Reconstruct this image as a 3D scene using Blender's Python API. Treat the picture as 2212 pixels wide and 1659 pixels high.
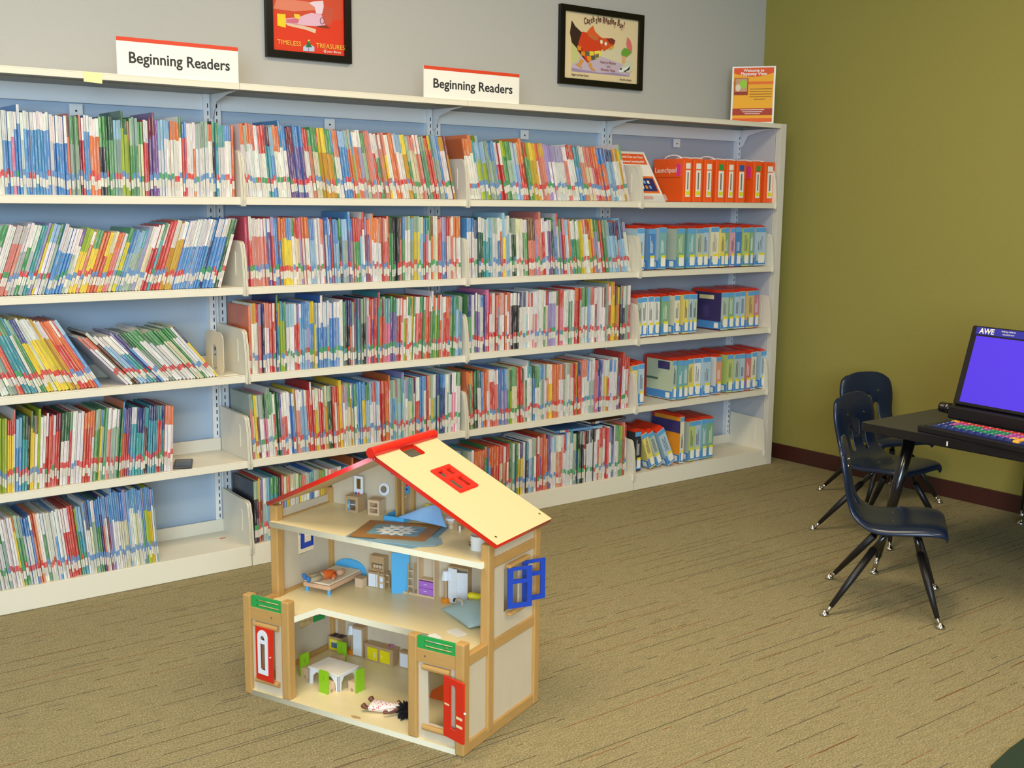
import bpy, bmesh, math, random
from mathutils import Vector, Matrix, Euler
R = math.radians
scene = bpy.context.scene
for o in list(bpy.data.objects): bpy.data.objects.remove(o)
col = scene.collection

# ------------------------------------------------------------------ camera
FPX = 2478.34
cam_d = bpy.data.cameras.new('camera'); cam = bpy.data.objects.new('camera', cam_d); col.objects.link(cam)
cam.location = (-1.64004, -3.60212, 1.26861)
cam.rotation_euler = (R(80.9428), R(-0.58982), R(-37.60224))
cam_d.sensor_width = 36.0; cam_d.lens = 36.0*FPX/2212.0; cam_d.clip_start = .05
scene.camera = cam

# ------------------------------------------------------------------ world, lights, exposure
scene.view_settings.view_transform = 'Standard'; scene.view_settings.look = 'None'
scene.view_settings.gamma = 1.0; scene.view_settings.exposure = 0.0
scene.view_settings.use_curve_mapping = False
w = bpy.data.worlds.new('world'); scene.world = w; w.use_nodes = True
w.node_tree.nodes['Background'].inputs[0].default_value = (.62, .80, 1.0, 1)
w.node_tree.nodes['Background'].inputs[1].default_value = .43

def area(name, loc, rot, sx, sy, power, colr, spread=180):
    l = bpy.data.lights.new(name, 'AREA'); l.shape = 'RECTANGLE'; l.size = sx; l.size_y = sy
    l.energy = power; l.color = colr; l.spread = R(spread)
    o = bpy.data.objects.new(name, l); col.objects.link(o); o.location = loc; o.rotation_euler = rot
    return o
WARM = (1.0, .82, .56)
area('ceiling_light', (-.9, -1.5, 2.72), (0, 0, 0), 1.2, .6, 36, WARM)
area('ceiling_light', (.9, -1.5, 2.72), (0, 0, 0), 1.2, .6, 32, WARM)
area('ceiling_light', (-.9, -3.9, 2.72), (0, 0, 0), 1.2, .6, 36, WARM)
area('ceiling_light', (1.2, -3.9, 2.72), (0, 0, 0), 1.2, .6, 26, WARM)
# tall windows on the far side of the room, behind the photographer
area('window_light', (-3.6, -6.2, 1.7), (R(88), 0, R(-28)), 3.2, 1.9, 310, (.62, .80, 1.0))

# ------------------------------------------------------------------ materials
def srgb(c):
    return tuple(((x/255.)/12.92 if x/255. <= .04045 else ((x/255.+.055)/1.055)**2.4) for x in c)
MATS = {}
def mat(name, c, rough=.5, spec=.5, metal=0., coat=0., noise=0., nscale=40., bump=0., emit=0., stretch=None, alpha=1.):
    if name in MATS: return MATS[name]
    m = bpy.data.materials.new(name); m.use_nodes = True; nt = m.node_tree; b = nt.nodes['Principled BSDF']
    cc = (*srgb(c), 1)
    b.inputs['Base Color'].default_value = cc; b.inputs['Roughness'].default_value = rough
    b.inputs['Specular IOR Level'].default_value = spec; b.inputs['Metallic'].default_value = metal
    b.inputs['Coat Weight'].default_value = coat; b.inputs['Coat Roughness'].default_value = .15
    if noise or bump:
        tc = nt.nodes.new('ShaderNodeTexCoord'); mp = nt.nodes.new('ShaderNodeMapping'); nz = nt.nodes.new('ShaderNodeTexNoise')
        nt.links.new(tc.outputs['Object'], mp.inputs[0]); nt.links.new(mp.outputs[0], nz.inputs[0])
        mp.inputs['Scale'].default_value = stretch or (1, 1, 1); nz.inputs['Scale'].default_value = nscale; nz.inputs['Detail'].default_value = 4
        if noise:
            mx = nt.nodes.new('ShaderNodeMix'); mx.data_type = 'RGBA'
            mx.inputs[6].default_value = tuple(x*(1-noise) for x in cc[:3])+(1,); mx.inputs[7].default_value = tuple(min(1, x*(1+noise)) for x in cc[:3])+(1,)
            nt.links.new(nz.outputs[0], mx.inputs[0]); nt.links.new(mx.outputs[2], b.inputs['Base Color'])
        if bump:
            bp = nt.nodes.new('ShaderNodeBump'); bp.inputs['Strength'].default_value = bump; bp.inputs['Distance'].default_value = .002
            nt.links.new(nz.outputs[0], bp.inputs['Height']); nt.links.new(bp.outputs[0], b.inputs['Normal'])
    if emit:
        b.inputs['Emission Color'].default_value = cc; b.inputs['Emission Strength'].default_value = emit
    if alpha < 1: b.inputs['Alpha'].default_value = alpha
    MATS[name] = m; return m

M_shelf = mat('cream_steel', (226, 219, 198), .35, .5, noise=.02, nscale=6)
M_post = mat('white_steel', (230, 232, 230), .4)
M_back = mat('blue_grey_panel', (172, 190, 206), .5, noise=.03, nscale=3)
M_dark = mat('slot_dark', (40, 42, 46), .8)
M_gap = mat('joint_dark', (60, 55, 45), .9)
M_ply = mat('birch_ply', (214, 198, 168), .55, noise=.05, nscale=8, stretch=(6, 6, 1))
M_beech = mat('beech_wood', (194, 150, 86), .45, noise=.14, nscale=14, stretch=(6, 6, 1), bump=.05)
M_beech_h = mat('beech_wood_long', (194, 150, 86), .45, noise=.14, nscale=14, stretch=(1, 1, 8), bump=.05)
M_floorw = mat('pale_floor_board', (240, 222, 172), .38, noise=.05, nscale=9, stretch=(1, 6, 6))
M_edge = mat('cream_paint', (236, 228, 198), .4)
M_roof = mat('cream_roof', (226, 198, 150), .45, noise=.03, nscale=7, stretch=(1, 7, 1))
M_red = mat('red_paint', (222, 34, 14), .3, coat=.4)
M_green = mat('green_paint', (36, 160, 76), .35)
M_blue = mat('royal_blue_paint', (28, 70, 180), .35)
M_sky = mat('sky_blue_paint', (86, 178, 226), .4)
M_white = mat('white_paint', (236, 238, 240), .35)
M_oldwhite = mat('white_plastic', (240, 236, 226), .35)
M_toywood = mat('toy_wood', (190, 156, 112), .5, noise=.08, nscale=30, stretch=(1, 1, 5))
M_toywood2 = mat('pale_toy_wood', (222, 190, 150), .5, noise=.06, nscale=30)
M_lime = mat('lime_paint', (142, 196, 30), .4)
M_yellow = mat('yellow_paint', (238, 218, 20), .4)
M_orange = mat('orange_paint', (240, 140, 22), .4)
M_orange2 = mat('orange_red_panel', (232, 100, 24), .45)
M_purple = mat('purple_paint', (178, 112, 204), .4)
M_steel = mat('chrome', (200, 195, 185), .18, metal=1.)
M_blk = mat('black_plastic', (22, 19, 20), .4)
M_blkg = mat('black_gloss', (16, 12, 12), .18, coat=.5)
M_frame = mat('black_frame', (12, 9, 9), .3, spec=.3, coat=.15)
M_navy = mat('navy_plastic', (13, 29, 54), .3, spec=.5, noise=.10, nscale=60, coat=.15)
M_tabletop = mat('black_laminate', (44, 46, 54), .38, noise=.06, nscale=90)
M_baseb = mat('dark_brown_vinyl', (66, 30, 22), .45)
M_text = mat('print_black', (38, 36, 38), .6)
M_sign = mat('sign_white', (238, 234, 222), .45)
M_signred = mat('sign_red', (214, 66, 34), .45)
M_glass = None

def wall_mat(name, c, var=.03):
    m = mat(name, c, .85, .2, noise=var, nscale=120, bump=.25)
    return m
M_wall = wall_mat('grey_wall_paint', (181, 178, 170))
M_gwall = wall_mat('olive_wall_paint', (150, 141, 72), .05)
M_ceil = mat('ceiling_white', (225, 222, 214), .9)

def carpet():
    m = bpy.data.materials.new('carpet'); m.use_nodes = True; nt = m.node_tree; N = nt.nodes; L = nt.links; b = N['Principled BSDF']
    b.inputs['Roughness'].default_value = .95; b.inputs['Specular IOR Level'].default_value = .1
    tc = N.new('ShaderNodeTexCoord')
    def noise(scale, sc, det=2, rough=.5):
        mp = N.new('ShaderNodeMapping'); mp.inputs['Scale'].default_value = sc
        n = N.new('ShaderNodeTexNoise'); n.inputs['Scale'].default_value = scale; n.inputs['Detail'].default_value = det; n.inputs['Roughness'].default_value = rough
        L.new(tc.outputs['Object'], mp.inputs[0]); L.new(mp.outputs[0], n.inputs[0]); return n
    def ramp(src, stops, interp='LINEAR'):
        r = N.new('ShaderNodeValToRGB'); r.color_ramp.interpolation = interp
        e = r.color_ramp.elements
        while len(e) < len(stops): e.new(.5)
        for i, (p, c) in enumerate(stops): e[i].position = p; e[i].color = (*c, 1) if len(c) == 3 else c
        L.new(src, r.inputs[0]); return r
    n1 = noise(230, (1, 1, 1), 3, .7)
    base = ramp(n1.outputs[0], [(.30, srgb((92, 84, 60))), (.46, srgb((142, 132, 100))), (.60, srgb((162, 151, 116))), (.74, srgb((206, 194, 156)))])
    n2 = noise(60, (.35, 2.2, 1), 2)
    tint = ramp(n2.outputs[0], [(.35, (.86, .88, .84)), (.6, (1.05, 1.03, 1.0))])
    mu = N.new('ShaderNodeMix'); mu.data_type = 'RGBA'; mu.blend_type = 'MULTIPLY'; mu.inputs[0].default_value = 1
    L.new(base.outputs[0], mu.inputs[6]); L.new(tint.outputs[0], mu.inputs[7])
    # thin broken accent lines woven along X
    sep = N.new('ShaderNodeSeparateXYZ'); L.new(tc.outputs['Object'], sep.inputs[0])
    def lines(period, off, width, nsc, thr, c, cur):
        a = N.new('ShaderNodeMath'); a.operation = 'MULTIPLY_ADD'; a.inputs[1].default_value = 1/period; a.inputs[2].default_value = off; L.new(sep.outputs[1], a.inputs[0])
        fr = N.new('ShaderNodeMath'); fr.operation = 'FRACT'; L.new(a.outputs[0], fr.inputs[0])
        ce = N.new('ShaderNodeMath'); ce.operation = 'FLOOR'; L.new(a.outputs[0], ce.inputs[0])
        lt = N.new('ShaderNodeMath'); lt.operation = 'LESS_THAN'; lt.inputs[1].default_value = width/period; L.new(fr.outputs[0], lt.inputs[0])
        cx = N.new('ShaderNodeCombineXYZ'); L.new(sep.outputs[0], cx.inputs[0]); L.new(ce.outputs[0], cx.inputs[1])
        n = N.new('ShaderNodeTexNoise'); n.inputs['Scale'].default_value = nsc; n.inputs['Detail'].default_value = 3; n.inputs['Roughness'].default_value = .7
        mp = N.new('ShaderNodeMapping'); mp.inputs['Scale'].default_value = (1, 7.31, 1); L.new(cx.outputs[0], mp.inputs[0]); L.new(mp.outputs[0], n.inputs[0])
        gt = N.new('ShaderNodeMath'); gt.operation = 'GREATER_THAN'; gt.inputs[1].default_value = thr; L.new(n.outputs[0], gt.inputs[0])
        mm = N.new('ShaderNodeMath'); mm.operation = 'MULTIPLY'; L.new(lt.outputs[0], mm.inputs[0]); L.new(gt.outputs[0], mm.inputs[1])
        m2 = N.new('ShaderNodeMath'); m2.operation = 'MULTIPLY'; m2.inputs[1].default_value = .62; L.new(mm.outputs[0], m2.inputs[0])
        x = N.new('ShaderNodeMix'); x.data_type = 'RGBA'; L.new(m2.outputs[0], x.inputs[0]); L.new(cur, x.inputs[6]); x.inputs[7].default_value = (*srgb(c), 1)
        return x.outputs[2]
    cur = mu.outputs[2]
    cur = lines(.064, .13, .0034, 1.5, .50, (54, 46, 34), cur)
    cur = lines(.151, .61, .0034, 2.2, .52, (128, 60, 30), cur)
    cur = lines(.117, .37, .0034, 1.9, .53, (48, 56, 74), cur)
    L.new(cur, b.inputs['Base Color'])
    bp = N.new('ShaderNodeBump'); bp.inputs['Strength'].default_value = .6; bp.inputs['Distance'].default_value = .004
    L.new(n1.outputs[0], bp.inputs['Height']); L.new(bp.outputs[0], b.inputs['Normal'])
    return m

# ------------------------------------------------------------------ mesh helpers
def link(name, me, parent=None, loc=(0, 0, 0), rot=(0, 0, 0), bevel=0., smooth=False, seg=2):
    o = bpy.data.objects.new(name, me); col.objects.link(o)
    if parent: o.parent = parent
    o.location = loc; o.rotation_euler = rot
    if smooth:
        for p in me.polygons: p.use_smooth = True
    if bevel:
        b = o.modifiers.new('bevel', 'BEVEL'); b.width = bevel; b.segments = seg; b.limit_method = 'ANGLE'; b.angle_limit = R(40)
    return o
class MB:
    def __init__(s): s.v = []; s.f = []; s.mi = []
    def hexa(s, p, mi=0):
        n = len(s.v); s.v += [tuple(q) for q in p]
        for q in ((0, 3, 2, 1), (4, 5, 6, 7), (0, 1, 5, 4), (1, 2, 6, 5), (2, 3, 7, 6), (3, 0, 4, 7)):
            s.f.append(tuple(n+i for i in q)); s.mi.append(mi)
        return s
    def box(s, x0, x1, y0, y1, z0, z1, mi=0):
        return s.hexa([(x0, y0, z0), (x1, y0, z0), (x1, y1, z0), (x0, y1, z0), (x0, y0, z1), (x1, y0, z1), (x1, y1, z1), (x0, y1, z1)], mi)
    def prism(s, poly, ax, a, b, mi=0):
        def P(u, v, t): return {'x': (t, u, v), 'y': (u, t, v), 'z': (u, v, t)}[ax]
        n = len(s.v); k = len(poly)
        s.v += [P(u, v, a) for u, v in poly] + [P(u, v, b) for u, v in poly]
        s.f.append(tuple(n+i for i in range(k))[::-1]); s.mi.append(mi)
        s.f.append(tuple(n+k+i for i in range(k))); s.mi.append(mi)
        for i in range(k):
            j = (i+1) % k; s.f.append((n+i, n+j, n+k+j, n+k+i)); s.mi.append(mi)
        return s
    def tube(s, pts, r, n=12, mi=0):
        pts = [Vector(p) for p in pts]; rs = r if isinstance(r, (list, tuple)) else [r]*len(pts)
        base = len(s.v); up = None
        for i, p in enumerate(pts):
            d = (pts[min(i+1, len(pts)-1)]-pts[max(i-1, 0)]).normalized()
            if up is None: up = Vector((0, 0, 1)) if abs(d.z) < .9 else Vector((1, 0, 0))
            a = d.cross(up).normalized(); b = d.cross(a).normalized(); up = -b if False else up
            for k in range(n):
                t = 2*math.pi*k/n; s.v.append(tuple(p+a*rs[i]*math.cos(t)+b*rs[i]*math.sin(t)))
        for i in range(len(pts)-1):
            for k in range(n):
                s.f.append((base+i*n+k, base+i*n+(k+1) % n, base+(i+1)*n+(k+1) % n, base+(i+1)*n+k)); s.mi.append(mi)
        s.f.append(tuple(base+k for k in range(n))[::-1]); s.mi.append(mi)
        e = base+(len(pts)-1)*n; s.f.append(tuple(e+k for k in range(n))); s.mi.append(mi)
        return s
    def lathe(s, prof, c=(0, 0, 0), n=20, mi=0):
        base = len(s.v)
        for r, z in prof:
            for k in range(n):
                t = 2*math.pi*k/n; s.v.append((c[0]+r*math.cos(t), c[1]+r*math.sin(t), c[2]+z))
        for i in range(len(prof)-1):
            for k in range(n):
                s.f.append((base+i*n+k, base+i*n+(k+1) % n, base+(i+1)*n+(k+1) % n, base+(i+1)*n+k)); s.mi.append(mi)
        s.f.append(tuple(base+k for k in range(n))[::-1]); s.mi.append(mi)
        e = base+(len(prof)-1)*n; s.f.append(tuple(e+k for k in range(n))); s.mi.append(mi)
        return s
    def mesh(s, name, mats):
        me = bpy.data.meshes.new(name); me.from_pydata(s.v, [], s.f)
        for m in (mats if isinstance(mats, (list, tuple)) else [mats]): me.materials.append(m)
        if any(s.mi): me.polygons.foreach_set('material_index', s.mi)
        me.update(); return me
    def obj(s, name, mats, parent=None, **k): return link(name, s.mesh(name, mats), parent, **k)
def B(name, x0, x1, y0, y1, z0, z1, m, parent=None, **k): return MB().box(x0, x1, y0, y1, z0, z1).obj(name, m, parent, **k)
def tag(o, label=None, cat=None, group=None, kind=None):
    if label: o['label'] = label
    if cat: o['category'] = cat
    if group: o['group'] = group
    if kind: o['kind'] = kind
    return o
def empty(name, loc=(0, 0, 0), rz=0., label=None, cat=None, group=None, rot=None):
    o = bpy.data.objects.new(name, None); col.objects.link(o); o.location = loc; o.rotation_euler = rot or (0, 0, rz); o.empty_display_size = .05
    return tag(o, label, cat, group)
def copy_tree(o, parent=None):
    c = o.copy(); col.objects.link(c); c.parent = parent
    for ch in list(o.children): copy_tree(ch, c)
    return c
def plate(outer, holes, t, m, M=None, name='plate'):
    """flat board with holes cut through it; local XY, thickness along Z, centred"""
    cu = bpy.data.curves.new(name, 'CURVE'); cu.dimensions = '2D'; cu.fill_mode = 'BOTH'; cu.extrude = t/2
    for poly in [outer]+list(holes):
        sp = cu.splines.new('POLY'); sp.points.add(len(poly)-1)
        for i, p in enumerate(poly): sp.points[i].co = (p[0], p[1], 0, 1)
        sp.use_cyclic_u = True
    o = bpy.data.objects.new(name, cu); me = bpy.data.meshes.new_from_object(o)
    bpy.data.objects.remove(o); me.materials.clear(); me.materials.append(m); me.name = name
    if M is not None: me.transform(M)
    return me
UPM = Matrix(((1, 0, 0, 0), (0, 0, 1, 0), (0, 1, 0, 0), (0, 0, 0, 1)))   # (x,y,z)->(x,z,y): plate standing in XZ
SIDEM = Matrix(((0, 0, 1, 0), (1, 0, 0, 0), (0, 1, 0, 0), (0, 0, 0, 1)))  # (x,y,z)->(z,x,y): plate standing in YZ
def T(x, y, z): return Matrix.Translation((x, y, z))
def rect(x0, x1, y0, y1, r=0., n=4):
    if not r: return [(x0, y0), (x1, y0), (x1, y1), (x0, y1)]
    out = []
    for cx, cy, a0 in ((x1-r, y0+r, -90), (x1-r, y1-r, 0), (x0+r, y1-r, 90), (x0+r, y0+r, 180)):
        for i in range(n+1):
            a = R(a0+90*i/n); out.append((cx+r*math.cos(a), cy+r*math.sin(a)))
    return out
def text_mesh(s, size, m, ext=.0003, align='LEFT', spacing=1., bold=0., shear=0.):
    cu = bpy.data.curves.new('text', 'FONT'); cu.body = s; cu.size = size; cu.extrude = ext; cu.align_x = align; cu.space_character = spacing; cu.offset = bold; cu.shear = shear
    cu.resolution_u = 3
    o = bpy.data.objects.new('text', cu); me = bpy.data.meshes.new_from_object(o); bpy.data.objects.remove(o)
    me.materials.clear(); me.materials.append(m); return me
def text(name, s, size, m, parent, loc, rot=(R(90), 0, 0), **k):
    return link(name, text_mesh(s, size, m, **k), parent, loc, rot)
def ell(cx, cy, rx, ry, n=20, a0=0, a1=360):
    full = (a1-a0) == 360
    return [(cx+rx*math.cos(R(a0+(a1-a0)*i/(n if full else n-1))), cy+ry*math.sin(R(a0+(a1-a0)*i/(n if full else n-1)))) for i in range(n)]
_pm = {}
def pm(c): return mat('print_%d_%d_%d' % c, c, .55, .3)
def shape(parent, poly, c, layer, name='print_shape', y=0.):
    """one flat printed shape on a poster, in poster XZ coordinates"""
    me = bpy.data.meshes.new(name); yy = y-.00015*layer
    me.from_pydata([(a, yy, b) for a, b in poly], [], [tuple(range(len(poly)))]); me.materials.append(pm(c)); me.update()
    return me
def print_group(name, shapes, parent, y, label=None):
    """several flat printed shapes joined as one printed picture"""
    v = []; f = []; mi = []; ms = []
    for k, (poly, c) in enumerate(shapes):
        n = len(v); yy = y-.00012*(k+1); v += [(a, yy, b) for a, b in poly]; f.append(tuple(range(n, n+len(poly))))
        mm = pm(c)
        if mm not in ms: ms.append(mm)
        mi.append(ms.index(mm))
    me = bpy.data.meshes.new(name); me.from_pydata(v, [], f)
    for m in ms: me.materials.append(m)
    me.polygons.foreach_set('material_index', mi); me.update()
    return link(name, me, parent)

# pixel -> world helpers, used only to read real positions off the photograph
_Mr = Euler(cam.rotation_euler).to_matrix(); _C = Vector(cam.location)
def ray(u, v): return _Mr @ Vector(((u-1106)/FPX, -(v-829.5)/FPX, -1))
def uny(u, v, y): d = ray(u, v); return _C+d*((y-_C.y)/d.y)
def unx(u, v, x): d = ray(u, v); return _C+d*((x-_C.x)/d.x)
def unz(u, v, z): d = ray(u, v); return _C+d*((z-_C.z)/d.z)

# ------------------------------------------------------------------ the room
WY = .2662; GX = 2.8966; CZ = 2.75
def struct(o): o['kind'] = 'structure'; return o
struct(B('floor', -3.6, GX+.1, -7.2, WY+.1, -.05, 0, carpet()))
struct(B('wall_back', -3.6, GX+.1, WY, WY+.1, 0, CZ, M_wall))
struct(B('wall_right', GX, GX+.1, -7.2, WY, 0, CZ, M_gwall))
struct(B('ceiling', -3.6, GX+.1, -7.2, WY+.1, CZ, CZ+.1, M_ceil))
struct(B('baseboard_right', GX-.012, GX-.0005, -7.2, WY-.001, 0, .0755, M_baseb, bevel=.002))
struct(B('baseboard_back', 2.78, GX-.013, WY-.012, WY-.0005, 0, .0755, M_baseb))

# ------------------------------------------------------------------ shelving
BW = .9144; JX = [-.9144+.006, .006, .920, 1.833, 2.716]   # joints of the bays
ENDX = 2.768; TOPZ = 1.6407
BACKY = .232
SH = {0: [.0750, .377, .675, .974, 1.2725], 1: [.0750, .377, .675, .974, 1.2725], 2: [.0750, .377, .681, .974, 1.2725], 3: [.0750, .377, .679, .974, 1.2725]}
BAYNAME = ['left', 'second', 'third', 'right']
def bracket_mesh():
    # side profile in (y,z): slanted front edge, rounded top corner
    pts = [(-.007, -.030), (-.009, -.010), (.001, .10), (.008, .128)]
    for i in range(5):
        a = R(180-90*i/4); pts.append((.030+.021*math.cos(a), .132+.021*math.sin(a)))
    pts += [(.12, .156), (.222, .160), (.222, -.012), (.19, -.020), (.02, -.028)]
    rib = rect(.060, .082, .03, .12, .0105)
    mb = MB(); mb.prism(pts, 'x', -.0012, .0012)
    mb.prism(pts[:9]+[(.05, .153), (.036, .145), (.026, .136), (.016, .118), (.010, .08), (.003, -.024)], 'x', -.0032, .0032)
    mb.prism(rect(.056, .074, .035, .118, .009), 'x', -.0030, .0030)
    return mb.mesh('end_bracket', M_shelf)
BRK = bracket_mesh()
def shelf_mesh(wd, lipz=.028):
    mb = MB(); mb.box(0, wd, .0, .226, -.004, 0); mb.box(0, wd, 0, .0035, -.0255, -.004)
    mb.box(0, wd, .0035, .012, -.0255, -.022); mb.box(0, wd, .222, .226, 0, lipz); mb.box(0, wd, .2, .226, -.022, -.004)
    return mb.mesh('shelf', M_shelf)
slotm = MB()
def post_mesh():
    mb = MB()
    for s in (-1, 1): mb.box(s*.020-.011, s*.020+.011, 0, .028, 0, TOPZ-.022)
    mb.box(-.006, .006, .012, .028, 0, TOPZ-.022)
    z = .05
    while z < TOPZ-.06:
        for s in (-.016, .016): mb.box(s-.0018, s+.0018, -.0006, .004, z, z+.014, 1)
        z += .0254
    return mb.mesh('slotted_post', [M_post, M_dark])
POST = post_mesh()
bays = []
for i in range(4):
    x0, x1 = JX[i], JX[i+1]; wd = x1-x0
    e = empty('shelving_bay', (x0, 0, 0), 0, ['cream steel shelving bay farthest left, readers books, phone on fourth shelf',
        'cream steel shelving bay second from left, directly behind the dollhouse',
        'cream steel shelving bay third from left, full of thin books',
        'cream steel shelving bay at right end with orange cases and audiobooks'][i], 'bookcase', 'steel library shelving bays along the wall')
    bays.append(e)
    M_bk = M_back if i < 3 else mat('grey_panel', (172, 178, 188), .5, noise=.03, nscale=3)  # right bay greyer: its weaker cool light is put into the panel colour
    B('back_panel', 0, wd, .250, .258, .075, TOPZ-.04, M_bk, e)
    link('slotted_post', POST, e, (wd, BACKY-.004, 0))
    if i == 0: link('slotted_post', POST, e, (0, BACKY-.004, 0))
    # thin channel beside the post, seen as a second paler strip
    B('back_rail', .031, wd-.031, BACKY+.004, BACKY+.012, TOPZ-.075, TOPZ-.022, M_post, e, bevel=.001)
    t = MB().box(wd*.5-.021, wd*.5+.021, BACKY+.000, BACKY+.004, TOPZ-.118, TOPZ-.080).box(wd*.5-.003, wd*.5+.003, BACKY-.001, BACKY+.000, TOPZ-.104, TOPZ-.098, 1)
    t.obj('wall_clip', [M_post, M_dark], e)
    # canopy
    cw = wd if i < 3 else ENDX-x0-.0405
    c = MB().box(.0007, cw-.0007, 0, .262, TOPZ-.004, TOPZ).box(.0007, cw-.0007, 0, .004, TOPZ-.021, TOPZ-.004).box(.0007, cw-.0007, .004, .014, TOPZ-.021, TOPZ-.018)
    c.obj('canopy_top', M_shelf, e, bevel=.0008)
    for xx, s in ((wd-.002, -1),) + (((.002, 1),) if i == 0 else ()):
        br = MB().prism([(.236, -.022), (.236, -.10), (.222, -.10), (.19, -.05), (.10, -.030), (.02, -.022)], 'x', xx-.0015, xx+.0015)
        br.obj('canopy_bracket', M_post, e, loc=(0, 0, TOPZ))
    # base with kick plate
    bs = MB().box(.001, wd-.001 + (.0125 if i == 3 else 0), .0, .005, .001, .075)
    bs.obj('kick_plate', M_shelf, e, bevel=.001)
    if i < 3: B('joint_gap', wd-.0012 if i < 3 else wd+.037, (wd+.0012) if i < 3 else wd+.0385, .001, .006, .001, .0735, M_gap, e)
    for k, z in enumerate(SH[i]):
        s = link('shelf', shelf_mesh(wd-.014 if k else wd-.004, .045), e, (.007 if k else .002, .0 if k else .003, z), bevel=.0012)
        for xx in (.0045, wd-.0045):
            b = link('end_bracket', BRK, s, (xx-(.007 if k else .002), 0, 0))
# end panel
e = bays[3]; x0 = JX[3]
mb = MB().box(ENDX-x0-.040, ENDX-x0, 0, .006, 0, TOPZ).box(ENDX-x0-.003, ENDX-x0, .006, .262, 0, TOPZ).box(ENDX-x0-.040, ENDX-x0-.003, .006, .262, TOPZ-.004, TOPZ).box(ENDX-x0-.040, ENDX-x0-.037, .006, .03, .076, TOPZ-.022)
mb.obj('end_panel', mat('end_steel', (212, 206, 190), .4), e, bevel=.001)
B('end_lining', ENDX-x0-.046, ENDX-x0-.041, .03, .258, .076, TOPZ-.022, mat('end_lining_paint', (186, 188, 190), .5), e)

# loose bookend on the third shelf of the left bay
be = empty('bookend', (.006-.070, .03, .675), 0, 'cream rounded steel bookend at right end of left bay shelf', 'bookend')
link('upright_plate', plate(rect(0, .15, 0, .145, .03, 6), [rect(.055, .095, .008, .10, .019, 6)], .0016, M_shelf, SIDEM), be)
B('foot_plate', 0, .05, 0, .15, 0, .0016, M_shelf, be)

# ------------------------------------------------------------------ books
def book_mat():
    m = bpy.data.materials.new('book_cover'); m.use_nodes = True; nt = m.node_tree; N = nt.nodes; L = nt.links; b = N['Principled BSDF']
    b.inputs['Roughness'].default_value = .33; b.inputs['Coat Weight'].default_value = .35; b.inputs['Coat Roughness'].default_value = .12
    at = N.new('ShaderNodeAttribute'); at.attribute_name = 'Col'
    uv = N.new('ShaderNodeUVMap'); uv.uv_map = 'UVMap'
    sp = N.new('ShaderNodeSeparateXYZ'); L.new(uv.outputs[0], sp.inputs[0])
    def noise(sx, sy, scale):
        mp = N.new('ShaderNodeMapping'); mp.inputs['Scale'].default_value = (sx, sy, 1); L.new(uv.outputs[0], mp.inputs[0])
        n = N.new('ShaderNodeTexNoise'); n.inputs['Scale'].default_value = scale; n.inputs['Detail'].default_value = 1; L.new(mp.outputs[0], n.inputs[0]); return n.outputs[0]
    def op(o, a, v=None, c=None):
        x = N.new('ShaderNodeMath'); x.operation = o; L.new(a, x.inputs[0])
        if v is not None: x.inputs[1].default_value = v
        if c is not None: L.new(c, x.inputs[1])
        return x.outputs[0]
    words = op('GREATER_THAN', noise(.2, 1, 22), .50)
    fine = op('GREATER_THAN', noise(1.2, 1, 190), .50)
    band = op('LESS_THAN', op('ABSOLUTE', op('SUBTRACT', sp.outputs[0], .5)), .21)
    ok = op('GREATER_THAN', sp.outputs[0], 0.)
    msk = op('MULTIPLY', op('MULTIPLY', words, c=fine), c=op('MULTIPLY', band, c=ok))
    msk = op('MULTIPLY', msk, .75)
    bw = N.new('ShaderNodeRGBToBW'); L.new(at.outputs[0], bw.inputs[0])
    g = op('GREATER_THAN', bw.outputs[0], .28)
    tx = N.new('ShaderNodeMix'); tx.data_type = 'RGBA'; L.new(g, tx.inputs[0]); tx.inputs[6].default_value = (.75, .73, .68, 1); tx.inputs[7].default_value = (.06, .06, .08, 1)
    mx = N.new('ShaderNodeMix'); mx.data_type = 'RGBA'; L.new(msk, mx.inputs[0]); L.new(at.outputs[0], mx.inputs[6]); L.new(tx.outputs[2], mx.inputs[7])
    L.new(mx.outputs[2], b.inputs['Base Color'])
    return m
M_book = book_mat()
COL = dict(w=(228, 224, 214), g=(186, 188, 184), b=(52, 122, 196), l=(138, 182, 212), n=(34, 50, 110), t=(40, 138, 148), G=(62, 140, 70),
    L=(158, 186, 36), d=(28, 78, 48), r=(206, 42, 34), p=(222, 110, 144), m=(124, 30, 48), o=(226, 98, 40), y=(236, 200, 34), a=(212, 156, 40),
    u=(96, 62, 130), v=(150, 136, 190), k=(34, 32, 36), s=(222, 118, 98), c=(222, 212, 166), x=(150, 174, 148), B=(112, 62, 38), j=(190, 60, 90))
COL = {k: tuple(int(c*.76+.24*(v2*.5+92)) for c in v) for k, v in COL.items() for v2 in [sum(v)/3]}  # paled toward grey: glare on the plastic covers is put into the colours
CNAME = dict(w='white', g='silver-grey', b='blue', l='pale blue', n='navy', t='teal', G='green', L='lime green', d='dark green', r='red', p='pink', m='maroon',
    o='orange', y='yellow', a='amber', u='purple', v='lavender', k='black', s='salmon', c='cream', x='sage green', B='brown', j='crimson')
rnd = random.Random(7)
def jit(c, a=14): k = rnd.uniform(-a, a); return tuple(max(0, min(255, int(x+k+rnd.uniform(-a*.5, a*.5)))) for x in c)
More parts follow.
